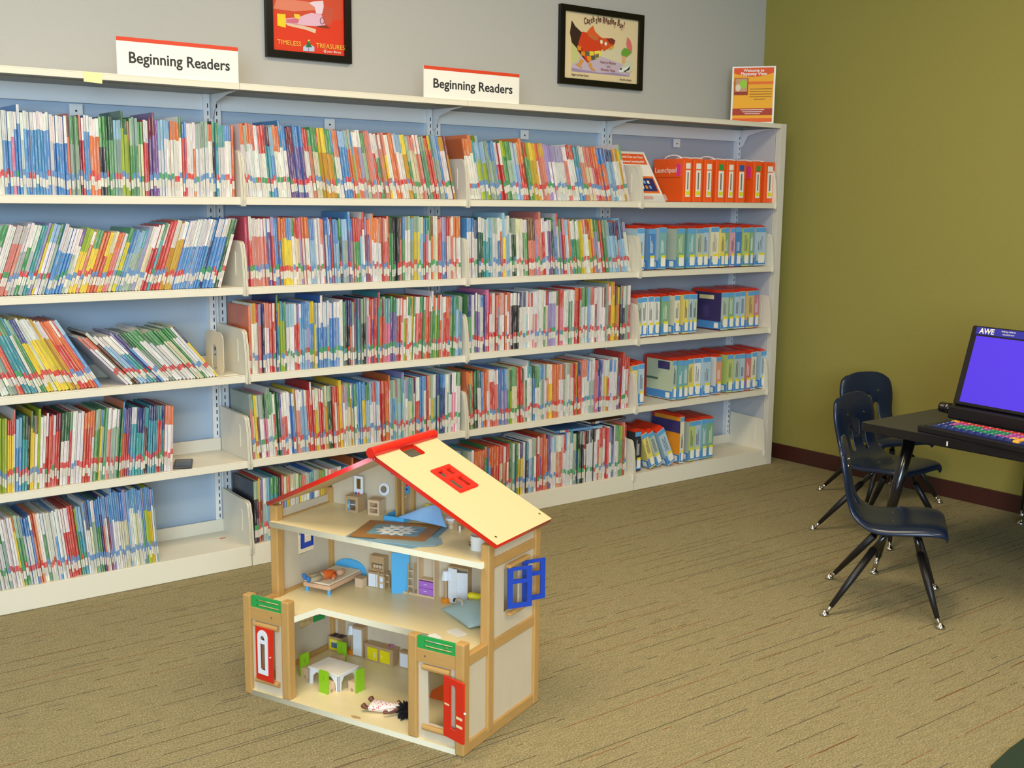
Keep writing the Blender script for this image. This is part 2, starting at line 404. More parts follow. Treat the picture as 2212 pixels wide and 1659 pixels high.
class BM2:
    """book mesh with a colour attribute and a UV for the printed spine text"""
    def __init__(s): s.v = []; s.f = []; s.c = []; s.uv = []
    def quad(s, p, c, uv=None):
        n = len(s.v); s.v += p; s.f.append((n, n+1, n+2, n+3)); s.c.append((*srgb(c), 1)); s.uv.append(uv or [(-1, 0)]*4)
    def box(s, x0, x1, y0, y1, z0, z1, c, top=None, front=True):
        q = s.quad
        if front: q([(x0, y0, z0), (x1, y0, z0), (x1, y0, z1), (x0, y0, z1)], c)
        q([(x1, y1, z0), (x0, y1, z0), (x0, y1, z1), (x1, y1, z1)], c)
        q([(x0, y1, z0), (x0, y0, z0), (x0, y0, z1), (x0, y1, z1)], c); q([(x1, y0, z0), (x1, y1, z0), (x1, y1, z1), (x1, y0, z1)], c)
        q([(x0, y0, z1), (x1, y0, z1), (x1, y1, z1), (x0, y1, z1)], top or c); q([(x0, y1, z0), (x1, y1, z0), (x1, y0, z0), (x0, y0, z0)], c)
    def mesh(s, name):
        me = bpy.data.meshes.new(name); me.from_pydata(s.v, [], s.f); me.materials.append(M_book)
        ca = me.color_attributes.new('Col', 'FLOAT_COLOR', 'CORNER'); uv = me.uv_layers.new(name='UVMap')
        cl = []; ul = []
        for c, u in zip(s.c, s.uv):
            for k in range(4): cl += c; ul += u[k]
        ca.data.foreach_set('color', cl); uv.data.foreach_set('uv', ul); me.update(); return me
TAGC = [(206, 62, 62), (84, 160, 104), (112, 150, 196)]
def cover_bm(bm, t, h, d, c1, c2, split):
    """spine in two printed zones, two boards; open at the top so the pages show"""
    o = rnd.uniform(0, 50)
    sp = split*h
    def sq(z0, z1, c): bm.quad([(0, 0, z0), (t, 0, z0), (t, 0, z1), (0, 0, z1)], c, [(0.001, z0+o), (1, z0+o), (1, z1+o), (0.001, z1+o)])
    sq(0, sp, c1); sq(sp, h, c2)
    e = min(.0012, t*.2); side = c2 if rnd.random() < .4 else c1
    bm.box(0, e, 0, d, 0, h, side, front=False); bm.box(t-e, t, 0, d, 0, h, side, front=False)
    bm.box(e, t-e, .0005, .002, 0, h, c2, front=False)
def pages_bm(bm, t, h, d):
    e = min(.0012, t*.2); bm.box(e, t-e, .002, d-.003, .002, h-.003, (206, 198, 178))
def label_bm(bm, t, h, tc, off):
    o = rnd.uniform(0, 50)
    def strip(z0, z1, c, txt):
        u = [(0.001, z0+o), (1, z0+o), (1, z1+o), (0.001, z1+o)] if txt else None
        bm.quad([(.0003, -.0004, z0), (t-.0003, -.0004, z0), (t-.0003, -.0004, z1), (.0003, -.0004, z1)], c, u)
    strip(.024+off, .050+off, jit((222, 216, 200), 10), True); strip(.050+off, .068+off, tc, True)
def xform(bm, M):
    bm.v = [tuple(M @ Vector(p)) for p in bm.v]
books = []   # gathered, then the 300 that show largest become individuals
def segment(bay, shelf, xa, xb, toks, h, lean, place, tagw=(5, 3, 3), ydev=.012):
    """toks 'nMT': n books of main colour M with top colour T; h, lean: values spread along the row"""
    seq = []
    for t in toks.split():
        n = int(t[:-2]) if len(t) > 2 else 1
        hv = rnd.uniform(-.006, .004); tc = rnd.choices(TAGC, tagw)[0]; wv = rnd.uniform(.8, 1.25); spl = rnd.uniform(.6, .8)
        for q in range(n):
            if rnd.random() < .3: tc = rnd.choices(TAGC, tagw)[0]
            seq.append((t[-2], t[-1], hv+rnd.uniform(-.003, .003), tc, wv*rnd.uniform(.93, 1.07), spl))
    def lerp(a, f):
        if not isinstance(a, (list, tuple)): return a
        g = f*(len(a)-1); i = min(int(g), len(a)-2); return a[i]+(a[i+1]-a[i])*(g-i)
    tot = sum(s[4]/math.cos(R(lerp(lean, (k+.5)/len(seq)))) for k, s in enumerate(seq)); sc = (xb-xa)/tot
    x = xa; z = SH[bay][shelf]+.0004
    for k, (m, tp, hv, tc, wv, spl) in enumerate(seq):
        f = (k+.5)/len(seq); ln = lerp(lean, f); t = wv*sc; stp = t/math.cos(R(ln))
        c1 = jit(COL[m]); c2 = c1 if tp == m else jit(COL[tp])
        hh = lerp(h, f)+hv; d = rnd.uniform(.15, .175)
        sticks = False
        if rnd.random() < .035: hh += rnd.uniform(.012, .028); d = .19
        y = .010+rnd.uniform(0, ydev)
        books.append(dict(bay=bay, shelf=shelf, place=place, x=x, y=y, z=z, t=t-.0011, h=hh, d=d, ln=ln, c1=c1, c2=c2, m=m, tp=tp, tc=tc, spl=spl, f=f,
                          pm=seq[k-1][0] if k else None, nm=seq[k+1][0] if k+1 < len(seq) else None))
        x += stp
L0, L1, L2, L3 = JX[0]+.014, JX[1]+.014, JX[2]+.014, JX[3]+.014
segment(0, 4, L0, -0.751, '3ww 3bw 4bw 2pw', .238, 0, 'top shelf of left bay')
segment(0, 4, -0.750, -.012, '2ww 3bw pw 2bw gw 8bw gw 5bw om 4xG ms rw 2bw 3ow 2kG 3Gd 3xl 2Ld Ls 3Gx 2cG 2rw 2um uu 2wl 2wl wb 3wo wG 2rb 2ww ow 2wx 2wx 2wo kG tG 3wt 3wb oo', (.238, .236), (0, 0), 'top shelf of left bay', (3, 2, 5))
segment(1, 4, L1, JX[2]-.04, '2wo wx 2wo wr ww 2wr 2tm 2bl 2wo 2wb um 2um 3ub 2wr sG 2cG Lr 3ay 2aG Gb 2wo 3bl 2ox Lb 2ow 2vw 2xG 2ss rw 2Gw sw 2ys 2ww 2oo sw 2wl 2ay Gx 2cs 2sw us 2Gx 2ro ry xt 2xl bb 2wa am', (.240, .232), (-4, -7, -11, -13), 'top shelf of second bay', (6, 2, 2))
segment(2, 4, L2+.01, JX[3]-.055, '3wo wt 4Ll xx 2xb bb 2rw 2GL 2xG 2lg 2ro Gr GL 2ay wo 2sa 2vv 6wv 2sw 2wr 2bt 2sw 2cs pr 2ro 2ob ou 3ln 2wa ay wG', (.226, .226, .218), (-11, -12, -14, -16), 'top shelf of third bay', (4, 3, 4))
segment(0, 3, L0, -0.777, '3sg 2gw 3wG 2ww', .222, 19, 'second shelf of left bay')
segment(0, 3, -0.776, -.075, '3sg 2gw Gw gw 2tt vv yL 2wl xG bw 4bw xw wu 2yL sw 2yG 2oo ry 2yc 2so cw yG 2lb 2xl xt vv 2cw 2rw tG rw 2rr 2aw 3aw 10bw nb 4bw dG wd', (.222, .225, .200, .196, .228, .236, .238), (19, 19, 20, 18, 17), 'second shelf of left bay', (3, 4, 5))
segment(1, 3, L1+.002, JX[2]-.016, 'jj rw 7sw ub uw rv 2bb bo 2yo 2yb wG 2cr vp 3wo 2lb ww 2ww ws so wb bb bw rm 2lb lG kG 2xl 2ub xb xr 2Gr lr wr uv uo so 4wo 2rs sw ro 2Gk 4kk sB Gb 2wx 2xl 3yx 2lc rb pt wt wG oB 2cw 2rs 2bv 2wr 2sw 3wo', (.232, .226, .230, .234), (-1, -3, -2, 0, -1), 'second shelf of second bay', (4, 3, 5))
segment(2, 3, L2, JX[3]-.03, '3wb 2wn 2dw 2tw 2tl 2wx 2bw ow yl 2lw wd 2dx 3wc 2Gw 3sB vs 2ss 2rw ww 2uw dG 2bv wr 2vG rp 2wl oo 2tw 3Gw 2yy 2wr yr 2oy 2vG wG 2ro 2Gx 2lx 3ln or 2ln 3wv', (.228, .224, .220, .216), (-1, -3, -7, -12), 'second shelf of third bay', (4, 4, 3))
segment(0, 2, L0+.070, -0.801, '2ww tG', .250, -20, 'third shelf of left bay')
segment(0, 2, -0.800, -.475, '2xs 2wG 2xo ow rt 2to 2tG wt 2Gx 2yn cw 3yw ya 2aw 3ro ow rr bl', (.250, .252, .246), (-20, -24, -31), 'third shelf of left bay', (7, 1, 2))
segment(0, 2, -.400, -.085, '2ws Bo Bw 2lw bw 2tw uv bu 2wd 2xG 2wG 4wG 3cG GG 2wG ww yn', (.215, .222, .225), (-43, -42, -40), 'third shelf of left bay', (6, 1, 2))
segment(1, 2, L1+.004, JX[2]-.016, 'oo 2wa wr 2sv kn 2ws rs rw wo nG ta 2Lt dG 4wl rw 2rv lw 2lb 2vb 2by yb 5bw lw 5bw ww ww dG 2kn on wx 2um tu um 2kx 2pw wr rr us ru rr tr oG ru sx 2pt 2uG bt 3rw wo Lw ow 2wG ya wG 3rw 2rG Gw 2os rw 2Gw Go Lw Gr 2ow 2rw 2ro sr 2Gt 2lG 2bx', (.238, .236, .236, .232), (0, 0, 0, 2, 1), 'third shelf of second bay', (5, 4, 3))
segment(2, 2, L2, JX[3]-.035, '2Gn ww Gn 2uw wb 2uu rp wr 2ww rs lo 2ws 2ow wo rr 4kw 4wn lw 2wr 2sw 3ww Gw 2cr 3vw 2wG 2pr 3ww 2Gw ww 3ro xr 3wG 2lx 2wr rw tw 3ww 2wB 2xs rw 2yo 2aB oy kx nr kw 2xw rw', (.226, .226, .230, .230), (0, 0, 0), 'third shelf of third bay', (6, 3, 2))
segment(0, 1, L0, -0.801, '3yr 3LL 2wr', .228, 3, 'fourth shelf of left bay')
segment(0, 1, -0.800, -.262, '3LL 3yr wr 2bl 2td kk 2yd wB LL 2ww rw 2rr sw 2rm 3wd rG 2ww 2ww 3ro wo 2Gx yb lG GG 2sw 3xw 2Gd 2ob 2ru un 2tw 3tn mt kt 4tn 2rt 2tn 3wo', (.228, .226, .222), (3, 5, 6, 3), 'fourth shelf of left bay', (7, 1, 2))
segment(1, 1, L1+.006, JX[2]-.016, 'sx cG yy mc 2wx 2pd 2wG wG rw GG dd vn 3rw ww 2bw cy 2sw lw 2lw 2rr 2rw yw cw 2rw wx ac 2dx rr wr or yy pv wr wv 2cG aw wb 2wG 2bb yb yb 2lG wl 2wr 2wl 2rs rr 2or wo 2bx xr 2lx tt 2wv 2ct Gx wn 2rw 2bb 2wb ro wx yx 2xw 2xn 3nb ww tw wx wn 2pw 3wG', (.224, .226, .228), (-3, -2, -1, 1), 'fourth shelf of second bay', (5, 2, 4))
segment(2, 1, L2, JX[3]-.030, 'Bo Ga ro 2dG 2wd bb 2oo wo 2rw 2sw 2bb 2vb xw Gx Ld 2cG 2rr rd yw dw 3wt bd 2wG wl 2xb wG ow 2yw 3oo 2wo 2xB 2wx ws wB rr ay 2rn 3ws wb 3xw pr vn un wv 2aw rw 3wb ww 2um 2wr pr wr rr', (.226, .224, .226), (-2, -1, 0, 2), 'fourth shelf of third bay', (6, 2, 2))
segment(0, 0, L0+.022, -0.817, '3ww 2wG', .222, -7, 'bottom shelf of left bay')
segment(0, 0, -0.816, -.545, '2wx 3wG xw 4ww yo 2Gx 3wb bw or oo 2ww Gw 4ww bw 3ww 3rw 2rr GL 2tl', (.222, .226), (-7, -5), 'bottom shelf of left bay', (4, 3, 2))
segment(0, 0, -.545, -.318, 'wb 2wn cb 2xw 2Gb nb rb 2wb mv 2vb 3wb 3cb 2cv lb 3wb 2cb 2wb Gb bv 2Lb 2yb wv xb', (.235, .258, .255), (-4, -3, -3), 'bottom shelf of left bay', (0, 0, 1), .004)
segment(1, 0, L1+.004, JX[2]-.016, '2kx ry Bu gw 2ll 2tG dd wk rr bw yo 3wc yG 2ws wx 2bt 3wx 2yG 2ow 3ws 2Gw 4bl 2wo 2bn 3ow 2rr 4wb 2Gx 3ro 2yw 3ww 2xx 2vw 3wr 2bb 3wG 2lw 3so 2ww 2Gd 3wb', (.225, .22), (0, 1), 'bottom shelf of second bay')
segment(2, 0, L2, JX[3]-.030, 'xx gg tw 4ro ro Go bo 2ro oo ro 2cr 2sw cr mo dG xw tG Gx yw 2yu ww kt 2lw tx wx rw us rs 2oo uu uu 3wl 2ow sw wr wb 2ww wt xc bG Gk 2kx wr 5wk ww rw 2cr ws rr rr wv bn nk 2wG GG GL wr rs wr', (.212, .222, .226), (1, 0, 0), 'bottom shelf of third bay', (2, 4, 4))
def vis(b):
    c = Vector((b['x'], b['y'], b['z']+.1)); d2 = (c-_C).length_squared
    a = b['t']*b['h']/d2
    if b['shelf'] == 0 and b['bay'] == 1 and b['x'] > .12: a *= .05      # behind the dollhouse
    if b['shelf'] == 0 and b['bay'] == 2 and b['x'] < 1.05: a *= .2
    # outside the left edge of the frame
    q = _Mr.transposed() @ (c-_C); u = 1106+FPX*q.x/-q.z
    if u < 2: a *= .01
    return a
order = sorted(range(len(books)), key=lambda i: -vis(books[i])); big = set(order[:300])
ORD = ['first', 'second', 'third', 'fourth', 'fifth', 'sixth', 'seventh', 'eighth', 'ninth', 'tenth', 'eleventh', 'twelfth', 'thirteenth', 'fourteenth', 'fifteenth', 'sixteenth', 'seventeenth', 'eighteenth', 'nineteenth', 'twentieth', 'twentyfirst', 'twentysecond', 'twentythird', 'twentyfourth', 'twentyfifth', 'twentysixth']
KIN = {}
for i, b in enumerate(books): KIN.setdefault((b['place'], min(2, int(b['f']*3)), b['m'], b['tp']), []).append(i)
META = {}
rest = BM2()
NM = {}
for i, b in enumerate(books):
    a = R(b['ln']); zoff = b['t']*math.sin(a) if a > 0 else 0.
    xo = 0. if a >= 0 else 0.
    M = T(b['x']+xo, b['y'], b['z']+zoff) @ Matrix.Rotation(a, 4, 'Y')
    if a < 0: M = T(b['x']+b['h']*0, b['y'], b['z']) @ Matrix.Rotation(a, 4, 'Y')
    loff = rnd.uniform(-.009, .009)
    if i in big:
        bm = BM2(); cover_bm(bm, b['t'], b['h'], b['d'], b['c1'], b['c2'], b['spl'])
        o = link('picture_book', bm.mesh('picture_book')); o.matrix_world = M
        o.location = M.to_translation(); o.rotation_euler = (0, a, 0)
        pb = BM2(); pages_bm(pb, b['t'], b['h'], b['d']); link('page_block', pb.mesh('page_block'), o)
        lb = BM2(); label_bm(lb, b['t'], b['h'], b['tc'], loff); link('spine_label', lb.mesh('spine_label'), o)
        size = 'thin' if b['t'] < .0095 else 'thick' if b['t'] > .0125 else ''
        main = CNAME[b['m']]
        top = '' if b['m'] == b['tp'] else ' with %s top' % CNAME[b['tp']]
        pn, nn = b['pm'], b['nm']
        if pn and nn: nb = 'beside a %s one' % CNAME[pn] if pn == nn else 'between %s and %s' % (CNAME[pn], CNAME[nn])
        elif nn: nb = 'first in row'
        else: nb = 'last in row'
        zone = ['left third', 'middle', 'right third'][min(2, int(b['f']*3))]
        lab = ' '.join(('%s %s book%s %s, %s of %s' % (size, main, top, nb, zone, b['place'].replace(' of ', ', '))).split())
        words = lab.split()
        if len(words) > 16: lab = ' '.join(('%s book%s %s, %s, %s' % (main, top, nb, zone, b['place'].replace(' of ', ', '))).split())
        if len(lab.split()) > 16: lab = ' '.join(('%s book %s, %s, %s' % (main, nb, zone, b['place'].replace(' of ', ', '))).split())
        NM.setdefault(lab, []).append(o); META[o.name] = (i, main, top, zone)
        tag(o, lab, 'book', 'picture books on the ' + b['place'])
    else:
        for fn in (lambda q: cover_bm(q, b['t'], b['h'], b['d'], b['c1'], b['c2'], b['spl']), lambda q: pages_bm(q, b['t'], b['h'], b['d']), lambda q: label_bm(q, b['t'], b['h'], b['tc'], loff)):
            q = BM2(); fn(q); xform(q, M); n = len(rest.v)
            rest.v += q.v; rest.f += [tuple(j+n for j in f) for f in q.f]; rest.c += q.c; rest.uv += q.uv
for lab, os_ in NM.items():
    if len(os_) < 2: continue
    for o in os_:
        i, main, top, zone = META[o.name]; b = books[i]; kin = KIN[(b['place'], min(2, int(b['f']*3)), b['m'], b['tp'])]
        k = kin.index(i)
        if len(kin) > 26: continue
        o['label'] = ' '.join(('%s-from-left %s book%s, %s, %s' % (ORD[k], main, top, zone, b['place'].replace(' of ', ', '))).split())
tag(link('picture_books', rest.mesh('picture_books')), 'hundreds of thin picture books filling the farther shelf rows', 'books', kind='stuff')

# two books lying flat on the bottom row of the third bay
for j, (xa, ln, c1, c2, lab, zz, rz) in enumerate([(1.40, .25, 'b', 'l', 'thin blue book lying flat on top of upright bottom books, third bay', .0, -4),
                                        (1.60, .215, 'B', 'k', 'dark book lying flat under the fourth shelf, tabbed spine showing', .016, 3)]):
    bm = BM2(); cover_bm(bm, .010, ln, .15, COL[c1], COL[c2], .8)
    o = link('flat_book', bm.mesh('flat_book')); o.rotation_euler = (0, R(90), R(rz)); o.location = (xa, .03, .075+.2285+.012+zz)
    pb = BM2(); pages_bm(pb, .010, ln, .15); link('page_block', pb.mesh('page_block'), o)
    lb = BM2(); label_bm(lb, .010, ln, TAGC[j*2 % 3], .0); link('spine_label', lb.mesh('spine_label'), o)
    tag(o, lab, 'book')

# ------------------------------------------------------------------ audiobook cases in the right bay
M_caser = mat('case_orange_red', (206, 52, 24), .35, coat=.2)
def case(xa, xb, shelf, mc, sc, label, lean=0, h=.200, y=.022, d=.185, zo=0, rz=0, ul=None):
    xb -= .0015; t = xb-xa; z = SH[3][shelf]+.0005; a = R(lean); y += rnd.uniform(-.004, .010); h += rnd.uniform(-.003, .003)
    e = empty('audiobook_case', (xa, y, z), 0, label, 'audiobook case', 'audiobook cases in the right bay')
    e.rotation_euler = (0, a, R(rz)); 
    if a > 0: e.location.z += t*math.sin(a)
    # tray: the orange-red shell seen at the top and behind
    mb = MB().prism([(0, 0.003), (d, 0.003), (d, h*.985), (d-.02, h+.004), (.02, h-.002), (0, h-.010)], 'x', .0006, t-.0006)
    mb.obj('case_shell', M_caser, e, bevel=.0015)
    c = COL[mc] if isinstance(mc, str) else mc; s = COL[sc] if isinstance(sc, str) else sc
    if mc not in 'kb': c = tuple(int(q*.66+.34*w_) for q, w_ in zip(c, (226, 228, 216)))
    if isinstance(sc, str) and sc != 'k': s = tuple(int(q*.7+.3*w_) for q, w_ in zip(s, (214, 216, 204)))
    ch = h-.012
    cm = MB().box(0, t, -.0012, 0, .004, ch).box(0, .0007, 0, d*.9, .004, ch-.002, 1).box(t-.0007, t, 0, d*.9, .004, ch-.002, 1)
    cm.obj('printed_cover', [pm(c), pm(s)], e)
    B('header_band', .0005, t-.0005, -.0018, -.0012, ch-.022, ch-.002, pm((96, 160, 208)), e)
    f = MB().box(.0005, t-.0005, -.0018, -.0012, .010, .026).box(.0005, .009, -.0018, -.0012, .026, .054).box(-.0006, 0, .0, d*.9, .007, .042)
    f.obj('footer_band', pm((74, 136, 196)), e)
    B('call_label', t*.34, t*.92, -.0025, -.0018, .016, .054, M_sign, e)
    B('yellow_tag', t*.34, t*.92, -.0025, -.0018, .054, .064, pm((232, 214, 40)), e)
    tm = MB()
    for q in range(3):
        tm.box(t*(.3+.16*q), t*(.3+.16*q)+.0022, -.0016, -.0012, .075, .075+rnd.uniform(.04, .08))
    tm.obj('title_print', pm((60, 60, 80)) if mc in 'xlwcyLap' else pm((228, 226, 220)), e)
    B('barcode', -.0011, -.0006, d*.08, d*.22, .012, .036, M_sign, e)
    if ul: 
        for (y0, y1, z0, z1, k) in ul: B('cover_print', -.0012, -.0006, y0*d, y1*d, z0*h, z1*h, [pm((228, 214, 150)), pm((70, 60, 110)), pm((90, 110, 90))][k], e)
    return e
def X0(cx, sx=2.989, ox=980, v=560): return uny(ox+cx/sx, v, .022).x
S2 = [(1180, 1230, 'l', 'l', 'pale blue'), (1262, 1310, 'b', 'b', 'dark blue'), (1325, 1375, 't', 'l', 'teal and sky'), (1432, 1487, 'G', 'x', 'bright green'), (1508, 1562, 't', 't', 'turquoise'),
      (1562, 1610, 'x', 'x', 'grey-green'), (1611, 1650, 'l', 'x', 'mint blue'), (1662, 1715, 'c', 'c', 'cream'), (1715, 1745, 'y', 'y', 'narrow yellow'), (1745, 1782, 'G', 'G', 'leaf green'),
      (1783, 1815, 'p', 'p', 'pink'), (1816, 1858, 'b', 'b', 'navy oval-logo'), (1860, 1904, 'L', 'L', 'lime yellow'), (1904, 1930, 'G', 'G', 'slim green'), (1942, 2010, 'l', 'l', 'wide sky blue')]
for k, (a, b_, m, s, nm) in enumerate(S2):
    case(X0(a), X0(b_)-.001, 3, m, s, '%s audiobook case on second shelf of right bay%s' % (nm, ', rightmost' if k == 14 else ', leftmost' if k == 0 else ''), h=.196)
def X1(cx, v): return uny(960+cx/2.911, v, .022).x
for k, (a, b_, m, s, nm) in enumerate([(1212, 1246, 'x', 's', 'leftmost sage'), (1247, 1281, 'w', 'w', 'white with pink title'), (1282, 1319, 'w', 'w', 'plain white'), (1320, 1356, 'w', 'w', 'white with blue figures'), (1372, 1419, 'G', 'G', 'green'),
        (1453, 1488, 'c', 'c', 'cream photo-sided'), (1500, 1533, 'y', 'y', 'yellow'), (1534, 1560, 'l', 'l', 'pale blue slim'), (1561, 1591, 'x', 'x', 'sage slim'), (1742, 1788, 'x', (60, 52, 96), 'purple-sided'), (1789, 1826, 'G', 'x', 'mint'),
        (1827, 1861, 'l', 'l', 'pale blue'), (1862, 1895, 'l', 'l', 'second pale blue'), (1898, 1941, 'a', 'a', 'golden yellow'), (1942, 1976, 'j', 'p', 'hot pink')]):
    case(X1(a, 690), X1(b_, 690)-.001, 2, m, s, '%s audiobook case on third shelf of right bay' % nm, h=.192, ul=[(.25, .75, .76, .86, 0), (.4, .6, .3, .6, 1)] if k == 9 else None)
for k, (a, b_, m, s, nm) in enumerate([(1180, 1217, 'y', 'y', 'yellow'), (1218, 1256, 'l', 'l', 'pale blue figure'), (1435, 1462, 'x', (190, 200, 168), 'leaf-sided sage'), (1463, 1494, 't', 't', 'teal'), (1495, 1531, 't', 'l', 'aqua'), (1532, 1572, 'y', 'y', 'broad yellow'),
        (1573, 1616, 'w', 'w', 'white'), (1617, 1668, 'l', 'l', 'light lavender'), (1703, 1739, 'o', 'w', 'orange'), (1778, 1816, 'L', 'L', 'apple green'), (1817, 1851, 'x', 'x', 'sage striped'), (1852, 1884, 'l', 'x', 'mint pale'),
        (1885, 1921, 'r', 'r', 'red'), (1922, 1952, 'c', 'c', 'cream'), (1985, 2021, 'l', 'l', 'wide pale blue')]):
    case(X1(a, 850), X1(b_, 850)-.001, 1, m, s, '%s audiobook case on fourth shelf of right bay' % nm, h=.196, ul=[(.1, .5, .72, .9, 1), (.5, .95, .45, .5, 2)] if k == 2 else None)
case(1.862, 1.902, 0, 'k', 'k', 'black audiobook case upright at left end of bottom shelf', h=.196)
case(1.957, 1.995, 0, 'y', 'y', 'yellow audiobook case leaning left on bottom shelf', lean=-21, h=.19)
case(2.010, 2.048, 0, 'x', 'x', 'sage audiobook case leaning left between yellow and pale blue ones', lean=-23, h=.19)
case(2.070, 2.118, 0, 'l', 'l', 'pale blue audiobook case leaning left on bottom shelf', lean=-26, h=.195)
o = case(2.142, 2.168, 0, 'c', (236, 150, 40), 'orange-sided audiobook case standing behind the leaning cases', h=.235, ul=[(.0, 1., .62, .86, 1)])
for k, (a, b_, m, s, nm) in enumerate([(2.205, 2.246, 'L', 'x', 'photo-sided green'), (2.248, 2.288, 'l', 'l', 'pale blue'), (2.290, 2.330, 't', 'l', 'aqua'), (2.332, 2.374, 'G', 'x', 'light green rightmost')]):
    case(a, b_, 0, m, s, '%s audiobook case on bottom shelf of right bay' % nm, h=.205, ul=[(.3, .8, .7, .9, 2)] if k == 0 else None)

# orange tablet cases with white handles
M_lp = mat('orange_case', (240, 92, 30), .35, coat=.25)
for k, (a, b_, tg) in enumerate([(1478, 1536, 0), (1543, 1605, 0), (1613, 1672, 0), (1688, 1752, 1), (1757, 1812, 0), (1822, 1882, 2), (1932, 1984, 1), (2003, 2068, 0)]):
    xa, xb = X0(a, v=430), X0(b_, v=430)-.003; t = xb-xa
    nm = ['leftmost, launch text on its side', 'second from left', 'third from left', 'fourth, first green tag', 'fifth from left', 'sixth, blue-tagged', 'seventh, second green tag, pink sticker', 'rightmost'][k]
    e = empty('tablet_case', (xa, .02, SH[3][4]+.0005), 0, 'orange plastic tablet case on top shelf, %s' % nm, 'case', 'orange tablet cases on the top shelf')
    h = .190
    dd = .19
    MB().box(0, t, 0, dd, 0, h).obj('case_body', M_lp, e, bevel=.004)
    MB().box(-.0008, t*.5, .02, dd, h*.56, h*.572).obj('lid_seam', mat('orange_seam', (180, 50, 14), .5), e)  # seam of the lid, drawn in a darker orange
    B('white_label', t*.25, t*.75, -.0012, .001, .022, h-.05, M_sign, e)
    B('yellow_tag', t*.30, t*.70, -.0018, -.0012, .030, .048, pm((224, 220, 40)), e)
    B('top_tag', t*.25, t*.75, -.0014, .001, h-.045, h-.02, [M_sign, pm((60, 150, 70)), pm((50, 90, 160))][tg], e)
    MB().box(t*.42, t*.55, -.0016, -.0012, .055, h-.06).obj('label_print', pm((120, 110, 100)), e)
    hp = [(t/2, dd*.2+dd*.6*i/10, h-.004+(.020 if k in (0, 3) else .012)*math.sin(math.pi*i/10)**.5) for i in range(11)]
    MB().tube(hp, .0035, 8).obj('handle', M_oldwhite, e, smooth=True)
    if k in (0, 5, 6): B('pink_sticker', -.0012, .0, .02, .045, h*.6, h*.88, pm((226, 60, 130)), e) if k != 5 else None
    if k == 0:
        text('side_text', 'Launchpad', .032, M_sign, e, (-.0014, dd-.01, h*.68), (R(90), 0, R(-90)))

# info card propped on the top shelf of the right bay
e = empty('info_card', (1.828, .030, SH[3][4]+.001), 0, 'white card with orange bands propped against orange cases, top shelf', 'sign')
e.rotation_euler = (R(-34), 0, 0)
cw, chh = .182, .262
B('card', 0, cw, 0, .002, 0, chh, M_sign, e)
print_group('orange_print', [(rect(.012, cw-.012, chh*.74, chh*.95), (226, 92, 40)), (rect(.010, cw-.012, chh*.16, chh*.50), (228, 110, 40)), (rect(.018, cw-.020, chh*.20, chh*.46), (44, 48, 100)),
    *[(rect(.03+.022*i, .043+.022*i, chh*(.25+.10*j), chh*(.31+.10*j)), [(228, 150, 60), (120, 170, 220), (230, 230, 220)][(i+j) % 3]) for i in range(5) for j in range(2)], (rect(.012, cw*.62, .010, .026), (226, 92, 40))], e, -.0002)
text('headline', 'Check Out our New', .0165, M_sign, e, (.018, -.0012, chh*.865), bold=.0003)
text('headline', 'Playaway Launchpads!!!', .0150, M_sign, e, (.015, -.0012, chh*.775), bold=.0003)
M_clear = mat('clear_acrylic', (220, 226, 226), .1, alpha=.25)
B('clear_stand', -.003, cw+.003, -.012, -.010, -.001, .030, M_clear, e)

# ------------------------------------------------------------------ signs on top
def reader_sign(xa, xb, lab):
    e = empty('shelf_sign', (xa, .008, TOPZ), 0, lab, 'sign'); wd = xb-xa; h = .113
    B('panel', 0, wd, 0, .004, 0, h, M_sign, e)
    B('red_stripe', 0, wd, -.0008, .0, h-.012, h, M_signred, e)
    me = text_mesh('Beginning Readers', .047, M_text, align='CENTER', bold=.0007)
    xs = [v.co.x for v in me.vertices]; sc = wd*.83/(max(xs)-min(xs))
    for v in me.vertices: v.co.x *= sc
    link('lettering', me, e, (wd/2+.003, -.0008, h*.33), (R(90), 0, 0))
reader_sign(-.391, .006, 'white sign with red stripe lettered Beginning Readers above left bay')
reader_sign(.729, 1.170, 'white red-striped sign lettered Beginning Readers between two wall posters')
e = empty('sticky_note', (uny(180, 160, -.001).x, -.001, TOPZ-.030), R(0), 'small pale yellow paper note stuck to top shelf edge', 'note')
e.rotation_euler = (0, R(3), 0)
B('paper', 0, .055, -.0008, 0, 0, .030, pm((238, 226, 160)), e)

